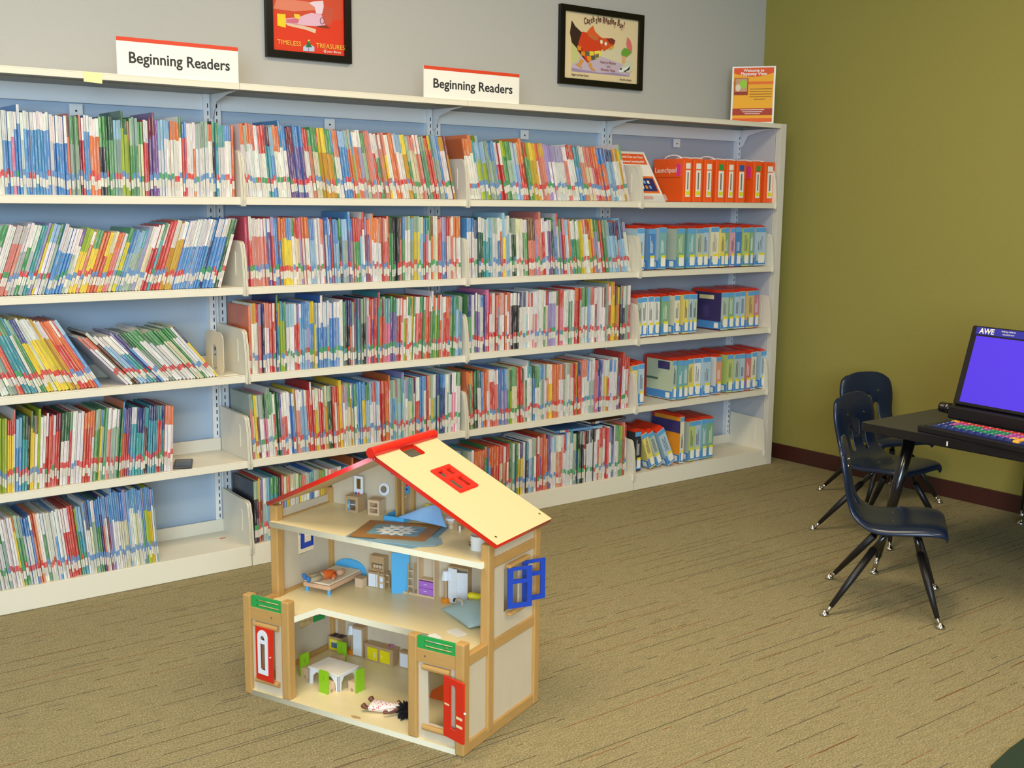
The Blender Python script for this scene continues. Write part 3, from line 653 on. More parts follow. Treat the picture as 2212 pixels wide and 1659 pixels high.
def welcome_sign():
    e = empty('display_sign', (2.565, .172, TOPZ+.0005), 0, 'orange and yellow Playaway welcome card standing on right end of shelving', 'sign')
    e.rotation_euler = (R(-2), 0, R(-53.6)); W_, H_ = .200, .262
    B('card', 0, W_, 0, .003, 0, H_, M_sign, e)
    sh = [(rect(.008, W_-.008, .006, H_-.006), (240, 170, 30)), (rect(.008, W_-.008, .006, .024), (226, 96, 34)),
          ([(.008, H_-.006), (.008, H_-.030)]+[(.008+(W_-.016)*t/10, H_-.030-.018*math.sin(math.pi*t/10)) for t in range(11)]+[(W_-.008, H_-.006)], (226, 84, 30)),
          (rect(.008, W_-.008, H_*.685, H_*.735), (230, 110, 30)), (rect(.008, W_-.008, H_*.145, H_*.265), (170, 56, 34)),
          (rect(.012, .076, H_*.50, H_*.80), (150, 50, 30)), (rect(.016, .072, H_*.56, H_*.79), (196, 150, 110)), (ell(.053, H_*.69, .017, .020), (150, 200, 50)), (ell(.030, H_*.63, .012, .016), (226, 206, 180))]
    print_group('print', sh, e, -.0002)
    text('heading', 'Welcome to', .0185, M_sign, e, (W_/2, -.0016, H_-.0245), align='CENTER', bold=.0004)
    text('heading', 'Playaway View', .0205, M_sign, e, (W_/2, -.0016, H_-.041), align='CENTER', bold=.0004)
    t = MB()
    for q in range(5): t.box(.084+(.02 if q == 4 else 0), W_-.014-(.03 if q == 4 else .0), -.0018, -.0013, H_*(.60-.045*q), H_*(.60-.045*q)+.0026)
    t.obj('body_text', pm((120, 90, 30)), e)
    t = MB()
    for q in range(3): t.box(.045+.010*q, W_-.045-.010*q, -.0018, -.0013, H_*(.235-.035*q), H_*(.235-.035*q)+.003)
    t.obj('footer_text', M_sign, e)
    B('back_foot', .06, .14, .003, .07, 0, .003, M_clear, e)
welcome_sign()

# ------------------------------------------------------------------ framed posters
def framed(name, x0, x1, z0, z1, lab, fw=.022):
    e = empty(name, (x0, WY-.0006, z0), 0, lab, 'poster'); W_, H_ = x1-x0, z1-z0
    e.rotation_euler = (0, 0, 0)
    fr = plate(rect(0, W_, 0, H_), [rect(fw, W_-fw, fw, H_-fw)], .018, M_frame, UPM)
    link('frame', fr, e, (0, -.0095, 0), bevel=.003)
    return e, W_, H_
e, W_, H_ = framed('framed_poster', .226, .568, 1.765, 2.30, 'black-framed red poster lettered TIMELESS TREASURES', .026)
B('poster_sheet', .02, W_-.02, -.006, -.004, .02, H_-.02, pm((218, 58, 28)), e)
py = -.0062
def S(u, v): p = uny(u, v, WY-.008); return (p.x-.226, p.z-1.765)
def SP(*pts): return [S(560+x/3.253, y/3.254) for x, y in pts]
sh = [([(.03, .165), (W_*.5, .12), (W_-.03, .16), (W_-.03, .30), (.03, .30)], (206, 74, 44)),
      (SP((100, 60), (250, 80), (400, 70), (400, 20), (250, 0), (120, 0)), (222, 128, 100)),
      (SP((185, 130), (280, 120), (330, 100), (370, 90), (420, 100), (470, 110), (465, 175), (400, 185), (330, 180), (230, 165), (190, 170)), (226, 178, 196)),
      (SP((190, 135), (290, 125), (270, 165), (192, 160)), (206, 110, 130)),
      (SP((380, 10), (450, 5), (455, 60), (440, 100), (400, 95), (390, 50), (350, 20)), (232, 206, 216)),
      (SP((455, 40), (530, 60), (505, 180), (460, 170), (440, 110)), (196, 82, 60)),
      (SP((180, 160), (300, 178), (400, 205), (395, 235), (330, 210), (200, 180)), (226, 190, 160)),
      (SP((392, 185), (470, 180), (500, 200), (440, 195)), (110, 60, 40)),
      (SP((125, 95), (185, 100), (187, 195), (128, 180)), (236, 204, 40)), (SP((243, 97), (285, 103), (286, 140), (250, 125)), (236, 204, 60)),
      (ell(*S(560+442/3.253, 147/3.254), .009, .012, 20), (60, 20, 30)), (ell(*S(560+442/3.253, 147/3.254), .007, .010, 20), (222, 170, 190)),
      (SP((308, 330), (330, 315), (365, 315), (387, 330), (387, 362), (308, 358)), (186, 196, 214)), (SP((344, 325), (349, 325), (349, 360), (344, 360)), (120, 130, 150)),
      (SP((325, 332), (345, 285), (372, 332)), (40, 110, 60)), (SP((337, 300), (350, 280), (362, 300)), (60, 140, 80)), (SP((338, 288), (350, 276), (355, 290)), (240, 220, 120))]
print_group('poster_print', sh, e, py)
My = mat('gold_print', (240, 190, 70), .5)
a = S(560+125/3.253, 305/3.254); text('lettering', 'TIMELESS', .0235, My, e, (a[0], py-.003, a[1]-.002))
a = S(560+398/3.253, 330/3.254); text('lettering', 'TREASURES', .0235, My, e, (a[0], py-.003, a[1]-.002))
a = S(560+450/3.253, 366/3.254); text('lettering', '@ your library', .012, M_sign, e, (a[0], py-.003, a[1]))

e, W_, H_ = framed('framed_picture', 1.575, 2.060, 1.765, 2.092, 'black-framed poster of a hen lettered Catch the Reading Bug', .026)
B('poster_sheet', .02, W_-.02, -.006, -.004, .02, H_-.02, pm((226, 204, 158)), e)
def S2p(x, y): p = uny(1180+x/4.254, y/4.254, WY-.008); return (p.x-1.575, p.z-1.765)
def Q(*pts): return [S2p(*p) for p in pts]
sh = [(Q((235, 400), (785, 460), (765, 700), (232, 655)), (216, 206, 168)), (Q((235, 520), (400, 480), (700, 590), (790, 610), (765, 705), (232, 655)), (198, 178, 190)),
      (Q((235, 620), (330, 640), (500, 670), (640, 670), (765, 695), (765, 705), (232, 655)), (160, 140, 170)), (Q((232, 400), (330, 430), (300, 560), (232, 590)), (200, 200, 130)),
      (Q((235, 185), (268, 240), (330, 300), (345, 370), (330, 440), (280, 440), (235, 390), (218, 300)), (58, 40, 28)),
      (Q((300, 380), (330, 290), (380, 300), (440, 280), (500, 340), (540, 360), (530, 430), (500, 470), (440, 530), (380, 580), (330, 520), (285, 460)), (214, 66, 30)),
      (Q((372, 300), (400, 260), (432, 235), (450, 290), (500, 345), (440, 350), (390, 330)), (226, 96, 44)),
      (Q((380, 310), (420, 320), (470, 340), (490, 370), (440, 370), (400, 340)), (200, 110, 60)),
      (Q((280, 440), (330, 440), (330, 500), (380, 570), (330, 520)), (60, 36, 24)),
      (Q((285, 418), (320, 425), (325, 465), (290, 460)), (228, 140, 40)), (Q((318, 470), (355, 475), (358, 515), (322, 510)), (228, 140, 40)), (Q((355, 468), (395, 472), (400, 515), (360, 510)), (100, 100, 80)),
      (Q((395, 470), (435, 472), (440, 512), (400, 515)), (236, 206, 60)), (Q((372, 515), (410, 518), (415, 560), (380, 560)), (228, 150, 40)), (Q((410, 512), (450, 508), (455, 545), (418, 555)), (90, 90, 74)),
      (Q((440, 470), (490, 465), (515, 490), (480, 540), (450, 540)), (236, 220, 90)), (Q((440, 505), (480, 490), (485, 525), (455, 540)), (120, 116, 90)),
      (Q((495, 350), (550, 350), (600, 355), (632, 372), (618, 420), (580, 440), (530, 470), (495, 430)), (214, 84, 34)),
      (Q((550, 355), (600, 350), (635, 372), (622, 410), (580, 400)), (130, 50, 36)), (Q((590, 425), (622, 430), (600, 455), (570, 460)), (226, 160, 60)),
      (ell(*S2p(505, 385), .008, .009, 14), (240, 226, 190)), (ell(*S2p(545, 402), .007, .008, 14), (240, 236, 220)),
      (Q((315, 540), (345, 560), (315, 600), (328, 630), (300, 610), (265, 590), (300, 580)), (214, 150, 70)), (Q((385, 575), (412, 580), (425, 625), (455, 655), (415, 645), (390, 600)), (214, 150, 70)),
      (Q((742, 340), (770, 370), (788, 430), (785, 485), (745, 470), (735, 400)), (222, 110, 110)), (Q((690, 470), (715, 440), (760, 455), (780, 490), (735, 525), (688, 505)), (110, 160, 60)),
      (Q((695, 515), (730, 520), (720, 575), (695, 580)), (226, 170, 120)), (Q((665, 640), (740, 560), (790, 560), (795, 640), (760, 672), (700, 660)), (206, 204, 170)),
      (Q((660, 645), (700, 630), (770, 600), (765, 615), (710, 662), (665, 668)), (222, 226, 224)), (Q((705, 655), (735, 640), (770, 605), (760, 640), (720, 662)), (40, 40, 40)), (ell(*S2p(683, 634), .006, .004, 10), (40, 40, 40))]
print_group('poster_print', sh, e, py)
Mt = mat('maroon_print', (96, 40, 34), .6)
s_ = 'Catch the Reading Bug!'
p0 = S2p(345, 222); p1 = S2p(712, 268); TL_ = math.hypot(p1[0]-p0[0], p1[1]-p0[1])
glyphs = []; adv = 0.
for c_ in s_:
    if c_ == ' ': adv += .013; continue
    me = text_mesh(c_, .042, Mt, bold=.0008); xs = [v.co.x for v in me.vertices]; glyphs.append((me, adv-min(xs), adv)); adv += max(xs)-min(xs)+.0045
for me, gx, ga in glyphs:
    f = ga/adv; sc1 = TL_/adv
    o = link('lettering', me, e, (p0[0]+(p1[0]-p0[0])*f, py-.0045, p0[1]+(p1[1]-p0[1])*f+.016*math.sin(math.pi*f)+.004*math.sin(f*40)), (R(90), R(-(8-20*f)), 0)); o.scale = (sc1, .9, 1)
for s_, cx_, cy_, sz in (('Read in Rhyme', 565, 587, .015), ('and', 567, 620, .013), ('Wonder Days', 563, 655, .015)):
    a = S2p(cx_, cy_); o = text('small_print', s_, sz, mat('rust_print', (150, 70, 80), .6), e, (a[0], py-.0045, a[1]), align='CENTER')
for s_, cx_, cy_ in (('Begin the Read Quest', 308, 698), ('Read for Books', 725, 742)):
    a = S2p(cx_, cy_); text('small_print', s_, .011, M_text, e, (a[0], py-.0045, a[1]), align='CENTER')

# ------------------------------------------------------------------ dollhouse
TH = R(-68); HX = Vector((math.cos(TH), math.sin(TH), 0)); HY = Vector((-math.sin(TH), math.cos(TH), 0))
HO = Vector((-.46472, -.94265, 0)) + HX*.012
DW, DD, DU = .675, .355, .108      # width, depth, front of the upper storeys
F1, F2, F3 = .014, .230, .437
def H(x, y, z): return HO+HX*x+HY*y+Vector((0, 0, z))
D = empty('dollhouse', HO, TH, 'large wooden dollhouse with red-edged cream roof standing on the carpet', 'dollhouse')
D.rotation_euler = (0, 0, TH)
def post(x, y, z0, z1, sx=.025, sy=.026): return B('post', x, x+sx, y, y+sy, z0, z1, M_beech, D, bevel=.0035)
def board(outer, z0, z1, name='floor_board'):
    me = plate(outer, [], z1-z0, M_floorw, T(0, 0, (z0+z1)/2), name); me.materials.append(M_edge)
    for p in me.polygons:
        if abs(p.normal.z) < .5: p.material_index = 1
    return link(name, me, D)
board(rect(.020, DW-.022, .001, DD-.02), .0, F1)
board([(.0, .026), (.146, .004), (.150, .004), (.166, .104), (.508, .104), (.522, .022), (.522, .014), (DW-.026, .014), (DW-.026, .026), (DW-.006, .026), (DW-.006, DD-.008), (.004, DD-.008), (.0, .026)], F2-.016, F2)
board(rect(.008, DW-.014, .098, DD-.01), F3-.015, F3)
# posts
post(0, 0, .0, .268); post(.128, 0, F1, .272); post(.518, 0, F1, .268); post(DW-.025, 0, 0, .272)
post(0, DU, F1, .478); post(DW-.025, DU, F1, .478); post(0, DD-.024, 0, .480); post(DW-.025, DD-.024, 0, .480)
# side rails
for x0, x1 in ((DW-.020, DW-.002), (.002, .020)):
    B('rail', x0, x1, .024, DD-.022, 0, .028, M_beech_h, D, bevel=.002)
    B('rail', x0, x1, .024, DD-.022, F2-.018, F2+.008, M_beech_h, D, bevel=.002)
    B('rail', x0, x1, DU+.024, DD-.022, .416, .440, M_beech_h, D, bevel=.002)
# corner rails along the inside back
B('rail', .02, DW-.02, DD-.022, DD-.012, F1, F1+.012, M_beech_h, D)
# side panels (right) with a window opening on the middle storey
xr = DW-.010
link('side_panel', plate(rect(DU+.02, DD-.02, .02, .48), [rect(.190, .262, .290, .398)], .004, M_ply, T(xr, 0, 0) @ SIDEM), D)
B('side_panel', xr-.002, xr+.002, .024, DU+.004, .02, F2-.01, M_ply, D)
link('side_panel', plate(rect(DU+.02, DD-.02, .02, .46), [rect(.205, .272, .318, .392), rect(.205, .270, .108, .170)], .004, M_ply, T(.010, 0, 0) @ SIDEM), D)
B('side_panel', .008, .012, .024, DU+.004, .02, F2-.01, M_ply, D)
# back wall with gable
RX, RZ, EZ, SL = .350, .655, .487, .352
bw_ = plate([(.02, .01), (DW-.02, .01), (DW-.02, EZ+.0), (RX, RZ-.012), (.02, EZ+.0)], [rect(.235, .27, .345, .375)], .005, M_ply, UPM)
link('back_wall', bw_, D, (0, DD-.012, 0))
B('wall_divider', .270, .276, DD-.06, DD-.015, F3, F3+.16, M_beech, D)
# roof
slope = math.atan2(RZ-EZ, SL); SLEN = math.hypot(RZ-EZ, SL); RY0, RY1 = .098, .362
def roof_frame(side):
    # local x down the slope, y along the house, z outward
    sx = 1 if side > 0 else -1
    ax = Vector((sx*math.cos(slope), 0, -math.sin(slope))); ay = Vector((0, 1, 0)); az = Vector((sx*math.sin(slope), 0, math.cos(slope)))
    m = Matrix.Identity(4)
    for i_ in range(3): m[i_][0], m[i_][1], m[i_][2] = ax[i_], ay[i_], az[i_]
    m.translation = Vector((RX, 0, RZ)); return m
for side in (1, -1):
    hol = [rect(.004, .046, .196, .262, .008), rect(.118, .200, .203, .268)] if side > 0 else []
    me = plate(rect(.0, SLEN, RY0, RY1), hol, .0115, M_roof, roof_frame(side) @ T(0, 0, -.0055), 'roof_panel'); me.materials.append(M_red)
    nz = roof_frame(side).to_3x3() @ Vector((0, 0, 1))
    for p in me.polygons:
        if abs(p.normal.dot(nz)) < .5: p.material_index = 1
    rp = link('roof_panel', me, D)
    if side > 0:
        wf = plate(rect(.110, .208, .195, .276), [rect(.120, .146, .205, .230), rect(.120, .146, .241, .266), rect(.158, .198, .205, .230), rect(.158, .198, .241, .266)], .007, M_red, roof_frame(1) @ T(0, 0, .002))
        link('roof_window', wf, D, bevel=.0015)
        for s_, y_ in ((.361, .345), (.368, .125)):
            p = roof_frame(1) @ Vector((s_, y_, .0004)); q = roof_frame(1) @ Vector((s_, y_, -.002))
            MB().tube([q, p], .0035, 10).obj('screw', M_steel, D)
MB().tube([(RX-.006, RY0-.006, RZ+.006), (RX-.006, RY1+.004, RZ+.006)], .0135, 20).obj('ridge_cap', M_red, D, smooth=False, bevel=.002)
# front towers
def tower(x0, x1, door_open):
    B('tower_rail', x0, x1, .003, .020, .205, .238, M_beech_h, D, bevel=.001)
    slots = [rect(x0+.018, x1-.010, .2425, .2475, .0022), rect(x0+.018, x1-.010, .2555, .2605, .0022)]
    if door_open: slots = [rect(x0+.018, x1-.010, .2425, .2475, .0022), rect(x0+.018, x1-.010, .2555, .2605, .0022), rect(x1-.030, x1-.025, .2478, .2552)]
    link('green_parapet', plate(rect(x0, x1, .236, .268), slots, .006, M_green, T(0, .008, 0) @ UPM), D, bevel=.0006)
    ox0, ox1 = (x0+.022, x0+.074) if not door_open else (x0+.026, x0+.076)
    link('tower_panel', plate(rect(x0, x1, F1, .206), [rect(ox0+.001, ox1, .054, .190)], .005, M_ply, T(0, .012, 0) @ UPM), D)
    for z_ in (.194, .045):
        MB().tube([(ox0-.010, .006, z_), (ox1+.016, .006, z_)], .0075, 12).obj('sill', M_beech_h, D, smooth=False)
    if not door_open:
        ar = rect(ox0+.012, ox1-.010, .076, .176, .0); 
        arch = [((ox0+ox1)/2-.020, .068), ((ox0+ox1)/2+.016, .068)]+[((ox0+ox1)/2-.002+.018*math.cos(R(a)), .168+.018*math.sin(R(a))) for a in range(0, 181, 15)]
        inner = [rect((ox0+ox1)/2-.0105, (ox0+ox1)/2+.0065, .080, .150), [((ox0+ox1)/2-.002+.0085*math.cos(R(a)), .160+.0115*math.sin(R(a))) for a in range(0, 181, 20)]]
        dr = empty('red_door', (ox0-.003, .0, 0), 0); dr.parent = D; dr.rotation_euler = (0, 0, R(-5))
        off = -(ox0-.003)
        link('door_leaf', plate(rect(ox0-.003, ox1+.006, .051, .192), inner, .004, M_red, T(off, .0, 0) @ UPM), dr, bevel=.0006)
        link('white_arch', plate(arch, inner, .0055, M_white, T(off, -.0012, 0) @ UPM), dr, bevel=.0008)
        MB().lathe([(.0001, -.002), (.002, -.001), (.002, .001), (.0001, .002)], (ox1-(ox0)+.003, -.004, .12), 10).obj('knob', M_oldwhite, dr)
    else:
        dr = empty('red_door', (x0+.080, -.0015, 0), 0); dr.parent = D; dr.rotation_euler = (0, 0, R(-16))
        wd = .069
        slot = [(.021, .068), (.021+.022, .068)]+[(.032+.011*math.cos(R(a)), .165+.011*math.sin(R(a))) for a in range(0, 181, 20)]
        link('door_leaf', plate(rect(0, wd, .044, .190), [slot], .005, M_red, UPM), dr, bevel=.0006)
        for (a, b_, c, d_) in ((.004, .020, .122, .126), (.045, .066, .100, .106), (.045, .066, .080, .086)): B('bare_wood_strip', a, b_, -.0030, -.0024, c, d_, M_floorw, dr)
        MB().lathe([(.0001, -.003), (.003, -.001), (.003, .001), (.0001, .003)], (wd+.003, 0, .120), 10).obj('knob', M_oldwhite, dr)
tower(.025, .128, False); tower(.543, .650, True)
for x_, z_ in ((.095, .221), (.566, .222)): MB().tube([(x_, .0022, z_), (x_, .006, z_)], .0028, 10).obj('screw', M_steel, D)
# blue shutters on the right wall, two sashes
def sash(y0, y1, z0, z1, x, name='window_sash', ang=0.):
    w_ = y1-y0; h_ = z1-z0
    me = plate(rect(0, w_, 0, h_), [rect(w_*.2, w_*.8, h_*.12, h_*.60), rect(w_*.22, w_*.78, h_*.70, h_*.92)], .005, M_blue, SIDEM)
    o = link(name, me, D, (x, y0, z0), (0, 0, R(ang)), bevel=.0008); return o
sash(.190, .254, .300, .402, DW+.002, ang=-36); sash(.262, .326, .296, .400, DW+.002, ang=-30)
B('window_rail', DW-.003, DW+.012, .185, .285, .402, .412, M_beech_h, D, bevel=.004)
B('window_rail', DW-.003, DW+.012, .190, .272, .282, .290, M_beech_h, D, bevel=.004)
# shutters inside the left wall openings
me = plate(rect(0, .055, 0, .078), [rect(.012, .043, .014, .078)], .004, M_blue, SIDEM); link('window_sash', me, D, (.004, .226, .328), bevel=.0006)
me = plate(rect(0, .04, 0, .070), [rect(.01, .03, .012, .058)], .004, M_green, SIDEM); link('window_sash', me, D, (.0150, .258, .112), (0, 0, R(-8)), bevel=.0006)
# clear plastic pane in the attic side
M_pane = mat('clear_pane', (225, 228, 228), .05, alpha=.12)
# little wall picture of the middle storey
def hthing(name, x, y, z, rz, lab, cat, group=None):
    return empty(name, H(x, y, z), TH+R(rz), lab, cat, group)

# ---- attic furniture (bathroom)
e = hthing('toy_washstand', .112, .283, F3, 5, 'toy wooden washstand with blue door and white mirror in dollhouse attic', 'toy furniture')
link('cabinet', plate(rect(0, .040, 0, .040), [rect(.008, .032, .006, .034)], .040, M_toywood, T(0, .020, 0) @ UPM), e, bevel=.0006)
B('back_board', .001, .039, .037, .040, .001, .039, M_toywood, e); B('top_board', -.001, .041, -.001, .041, .040, .044, M_toywood, e, bevel=.0006)
d_ = B('door_leaf', 0, .015, -.0012, .0012, .006, .034, M_sky, e, loc=(.009, -.001, 0), rot=(0, 0, R(-38)), bevel=.0005); MB().tube([(.011, -.003, .014), (.011, -.003, .026)], .0009, 6).obj('handle', M_white, d_)
B('shelf', .008, .032, .004, .036, .019, .021, M_white, e)
link('mirror_frame', plate(rect(.006, .034, .044, .092, .003), [rect(.013, .027, .056, .085)], .003, M_white, T(0, .036, 0) @ UPM), e, bevel=.0005)
B('mirror', .012, .028, .0375, .039, .055, .086, mat('mirror_gold', (150, 128, 66), .12, metal=.8), e)
MB().lathe([(.0001, 0), (.002, 0), (.002, .005), (.0001, .006)], (.016, .028, .044), 8).obj('blue_tap', M_blue, e); MB().lathe([(.0001, 0), (.002, 0), (.002, .005), (.0001, .006)], (.025, .028, .044), 8).obj('red_tap', M_red, e)
e = hthing('toy_shelf_stool', .183, .290, F3, 6, 'small open toy wooden cabinet beside the washstand in dollhouse attic', 'toy furniture')
link('body', plate(rect(0, .034, 0, .040), [rect(.005, .029, .006, .018), rect(.005, .029, .022, .034)], .030, M_toywood2, T(0, .015, 0) @ UPM), e, bevel=.0005)
B('top', -.001, .035, -.001, .031, .040, .043, M_toywood, e, bevel=.0005)
e = hthing('toy_round_mirror', .203, .337, F3+.044, 0, 'round white toy mirror with silver centre leaning in dollhouse attic', 'toy mirror')
MB().lathe([(.0001, 0), (.016, 0), (.018, .002), (.016, .004), (.0001, .004)], (0, 0, 0), 28).obj('rim', M_white, e, loc=(0, 0, .018), rot=(R(82), 0, 0), smooth=False)
MB().lathe([(.0001, 0), (.010, 0), (.009, .0012), (.0001, .0012)], (0, 0, 0), 24).obj('mirror_disc', M_steel, e, loc=(0, -.0042, .0185), rot=(R(82), 0, 0))
e = hthing('toy_shower', .252, .264, F3, 4, 'toy shower with sky blue tray, canopy and hose in dollhouse attic', 'toy furniture')
B('shower_post', .002, .008, .058, .064, .006, .128, M_beech, e); B('shower_post', .054, .060, .058, .064, .006, .128, M_beech, e)
B('shower_post', .054, .060, .006, .012, .006, .128, M_beech, e); B('shower_post', .002, .008, .006, .012, .006, .0145, M_beech, e)
B('back_board', .008, .054, .060, .063, .006, .126, M_toywood, e)
link('tray', plate(rect(0, .062, 0, .066, .004), [rect(.005, .057, .005, .061)], .014, M_sky, T(0, 0, .007)), e, bevel=.0008); B('tray_floor', .002, .060, .002, .064, .001, .004, M_sky, e)
MB().lathe([(.0001, 0), (.022, 0), (.024, .003), (.024, .011), (.0001, .012)], (.028, .036, .122), 28).obj('canopy', M_sky, e)
B('shower_panel', .034, .046, .052, .057, .065, .122, M_sky, e, bevel=.0015)
MB().tube([(.040, .050, .108), (.036, .042, .112), (.030, .038, .108)], .0022, 8).obj('shower_head', M_white, e)
MB().tube([(.036+.007*math.cos(R(a)), .050, .072+.016*math.sin(R(a))) for a in range(60, 330, 20)], .0011, 8).obj('hose', M_white, e)
for z_, m_ in ((.088, M_red), (.078, M_blue)): MB().tube([(.042, .0505, z_), (.042, .053, z_)], .003, 10).obj('knob', m_, e)
e = hthing('toy_toilet', .424, .290, F3, -10, 'white-lidded toy wooden toilet in dollhouse attic right of the pillow', 'toy furniture')
MB().lathe([(.0001, 0), (.009, 0), (.010, .010), (.014, .014), (.0145, .022), (.0001, .022)], (.016, .016, 0), 20).obj('bowl', M_toywood2, e)
MB().lathe([(.0001, 0), (.0165, 0), (.0172, .003), (.016, .006), (.0001, .0062)], (.016, .016, .022), 24).obj('lid', M_white, e, smooth=False)
B('cistern', .034, .044, .004, .028, 0, .026, M_toywood, e, bevel=.001)
MB().lathe([(.0001, 0), (.003, 0), (.003, .014), (.0001, .014)], (.052, .008, 0), 12).obj('paper_roll', M_white, e)
e = hthing('toy_lamp_shade', .350, .328, F3, 0, 'yellow toy cone peeking out behind the blue pillow in attic', 'toy lamp')
MB().lathe([(.0001, 0), (.006, 0), (.006, .02), (.014, .022), (.007, .044), (.0001, .045)], (0, 0, 0), 20).obj('cone', M_yellow, e, smooth=False)
e = hthing('tape_roll', .5975, .191, F3, 0, 'white tape roll standing upright at right end of dollhouse attic', 'tape roll')
def ring(r0, r1, h, n=36):
    mb = MB(); 
    for k in range(n):
        a, b_ = 2*math.pi*k/n, 2*math.pi*(k+1)/n
        c0, s0, c1, s1 = math.cos(a), math.sin(a), math.cos(b_), math.sin(b_)
        mb.hexa([(r0*c0, r0*s0, 0), (r1*c0, r1*s0, 0), (r1*c1, r1*s1, 0), (r0*c1, r0*s1, 0), (r0*c0, r0*s0, h), (r1*c0, r1*s0, h), (r1*c1, r1*s1, h), (r0*c1, r0*s1, h)])
    return mb
ring(.0195, .0235, .034).obj('tape', M_oldwhite, e)
text('printed_mark', 'S1', .014, M_text, e, (-.0135, -.0205, .008), (R(90), R(-90), R(-30)))

# pictures and sheets lying on the attic floor
def sheet(pts, z, m, parent, name, t=.0012):
    o = MB().prism(pts, 'z', z, z+t).obj(name, m, parent); return o
e = empty('blue_card', H(0, 0, 0), TH, 'blue-grey card lying under the framed snowflake picture in attic', 'card')
M_bcard = mat('blue_card_paper', (120, 158, 176), .6, noise=.08, nscale=60); M_brown = mat('brown_card_frame', (160, 112, 56), .5, noise=.12, nscale=30)
sheet([(.262, .096), (.235, .245), (.435, .300), (.478, .150), (.458, .100)], F3+.0005, M_bcard, e, 'card')
e = empty('blue_card', H(0, 0, 0), TH, 'second blue card fanned out under the snowflake picture front edge', 'card')
sheet([(.330, .094), (.390, .200), (.475, .205), (.500, .175), (.498, .148), (.470, .122)], F3+.0018, mat('blue_card2', (138, 170, 184), .6), e, 'card')
P4 = [(.274, .092), (.230, .238), (.418, .300), (.458, .158)]
def bil(s, t): 
    a = [P4[0][i]*(1-s)+P4[3][i]*s for i in (0, 1)]; b_ = [P4[1][i]*(1-s)+P4[2][i]*s for i in (0, 1)]
    return (a[0]*(1-t)+b_[0]*t, a[1]*(1-t)+b_[1]*t)
e = empty('snowflake_picture', H(0, 0, 0), TH, 'brown-bordered picture of white snowflake lying on the dollhouse attic floor', 'picture')
zp = F3+.0032
link('brown_border', plate(P4, [[bil(.16, .2), bil(.84, .2), bil(.84, .8), bil(.16, .8)]], .0016, M_brown, T(0, 0, zp+.0008)), e)
sheet([bil(.1, .1), bil(.9, .1), bil(.9, .9), bil(.1, .9)], zp-.0008, M_bcard, e, 'backing', .0016)
star = []
for k in range(24):
    a = 2*math.pi*k/24; r = (.30 if k % 2 == 0 else .20)*(1 if k % 4 else 1.1); star.append(bil(.5+r*math.cos(a)*.92, .5+r*math.sin(a)))
hol = [[bil(.5+r*math.cos(R(k*60+15))*.92+.030*math.cos(R(q)), .5+r*math.sin(R(k*60+15))+.045*math.sin(R(q))) for q in range(0, 360, 45)] for k in range(6) for r in (.13,)] + [[bil(.5+.05*math.cos(R(q)), .5+.05*math.sin(R(q))) for q in range(0, 360, 45)]]
link('paper_snowflake', plate(star, hol, .0008, M_oldwhite, T(0, 0, zp+.0014)), e)

def pillow(name, pts, h, m, lab, z, peak=None, n=14, parent_kind='pillow'):
    """soft cushion from four corners (house coordinates) that thins out to its seams"""
    v = []; f = []
    for sgn in (1, -1):
        for i in range(n+1):
            for j in range(n+1):
                s, t = i/n, j/n
                pin = 1-.10*(math.sin(math.pi*s)*(abs(t-.5)*2)**4+math.sin(math.pi*t)*(abs(s-.5)*2)**4)
                a = [pts[0][k]*(1-s)*(1-t)+pts[1][k]*s*(1-t)+pts[2][k]*s*t+pts[3][k]*(1-s)*t for k in range(3)]
                cx = [sum(p[k] for p in pts)/4 for k in range(3)]
                a = [cx[k]+(a[k]-cx[k])*pin for k in range(3)]
                b_ = h*(max(0, math.sin(math.pi*s)*math.sin(math.pi*t)))**.55
                wob = .06*h*math.sin(9*s+4*t)*math.sin(7*t+1)
                v.append((a[0], a[1], a[2]+(sgn*b_+(wob if sgn > 0 else 0)*min(1, 4*b_/h) if sgn > 0 else -b_*.45)))
    K = (n+1)*(n+1)
    for g in (0, 1):
        for i in range(n):
            for j in range(n):
                q = (g*K+i*(n+1)+j, g*K+(i+1)*(n+1)+j, g*K+(i+1)*(n+1)+j+1, g*K+i*(n+1)+j+1); f.append(q if g == 0 else q[::-1])
    me = bpy.data.meshes.new(name); me.from_pydata(v, [], f); me.materials.append(m)
    bm = bmesh.new(); bm.from_mesh(me); bmesh.ops.remove_doubles(bm, verts=bm.verts, dist=.00005); bm.to_mesh(me); bm.free()
    o = link(name, me, None, HO+Vector((0, 0, z)), (0, 0, TH), smooth=True); s = o.modifiers.new('sub', 'SUBSURF'); s.levels = s.render_levels = 1
    return tag(o, lab, parent_kind)
M_fleece = mat('sky_blue_fleece', (142, 182, 220), .9, spec=.1, noise=.12, nscale=260, bump=.6)
M_satin = mat('grey_green_satin', (168, 190, 186), .38, spec=.6, noise=.05, nscale=30)
pillow('fleece_pillow', [(.290, .262, .012), (.458, .266, .006), (.408, .300, .058), (.372, .300, .045)], .010, M_fleece, 'light blue fleece cloth pointed upwards behind the snowflake picture', F3+.003, parent_kind='cloth')
pillow('satin_pillow', [(.440, .245, .004), (.578, .172, .002), (.640, .228, .010), (.556, .298, .046)], .022, M_satin, 'grey-green satin toy pillow on middle floor of dollhouse', F2+.003)

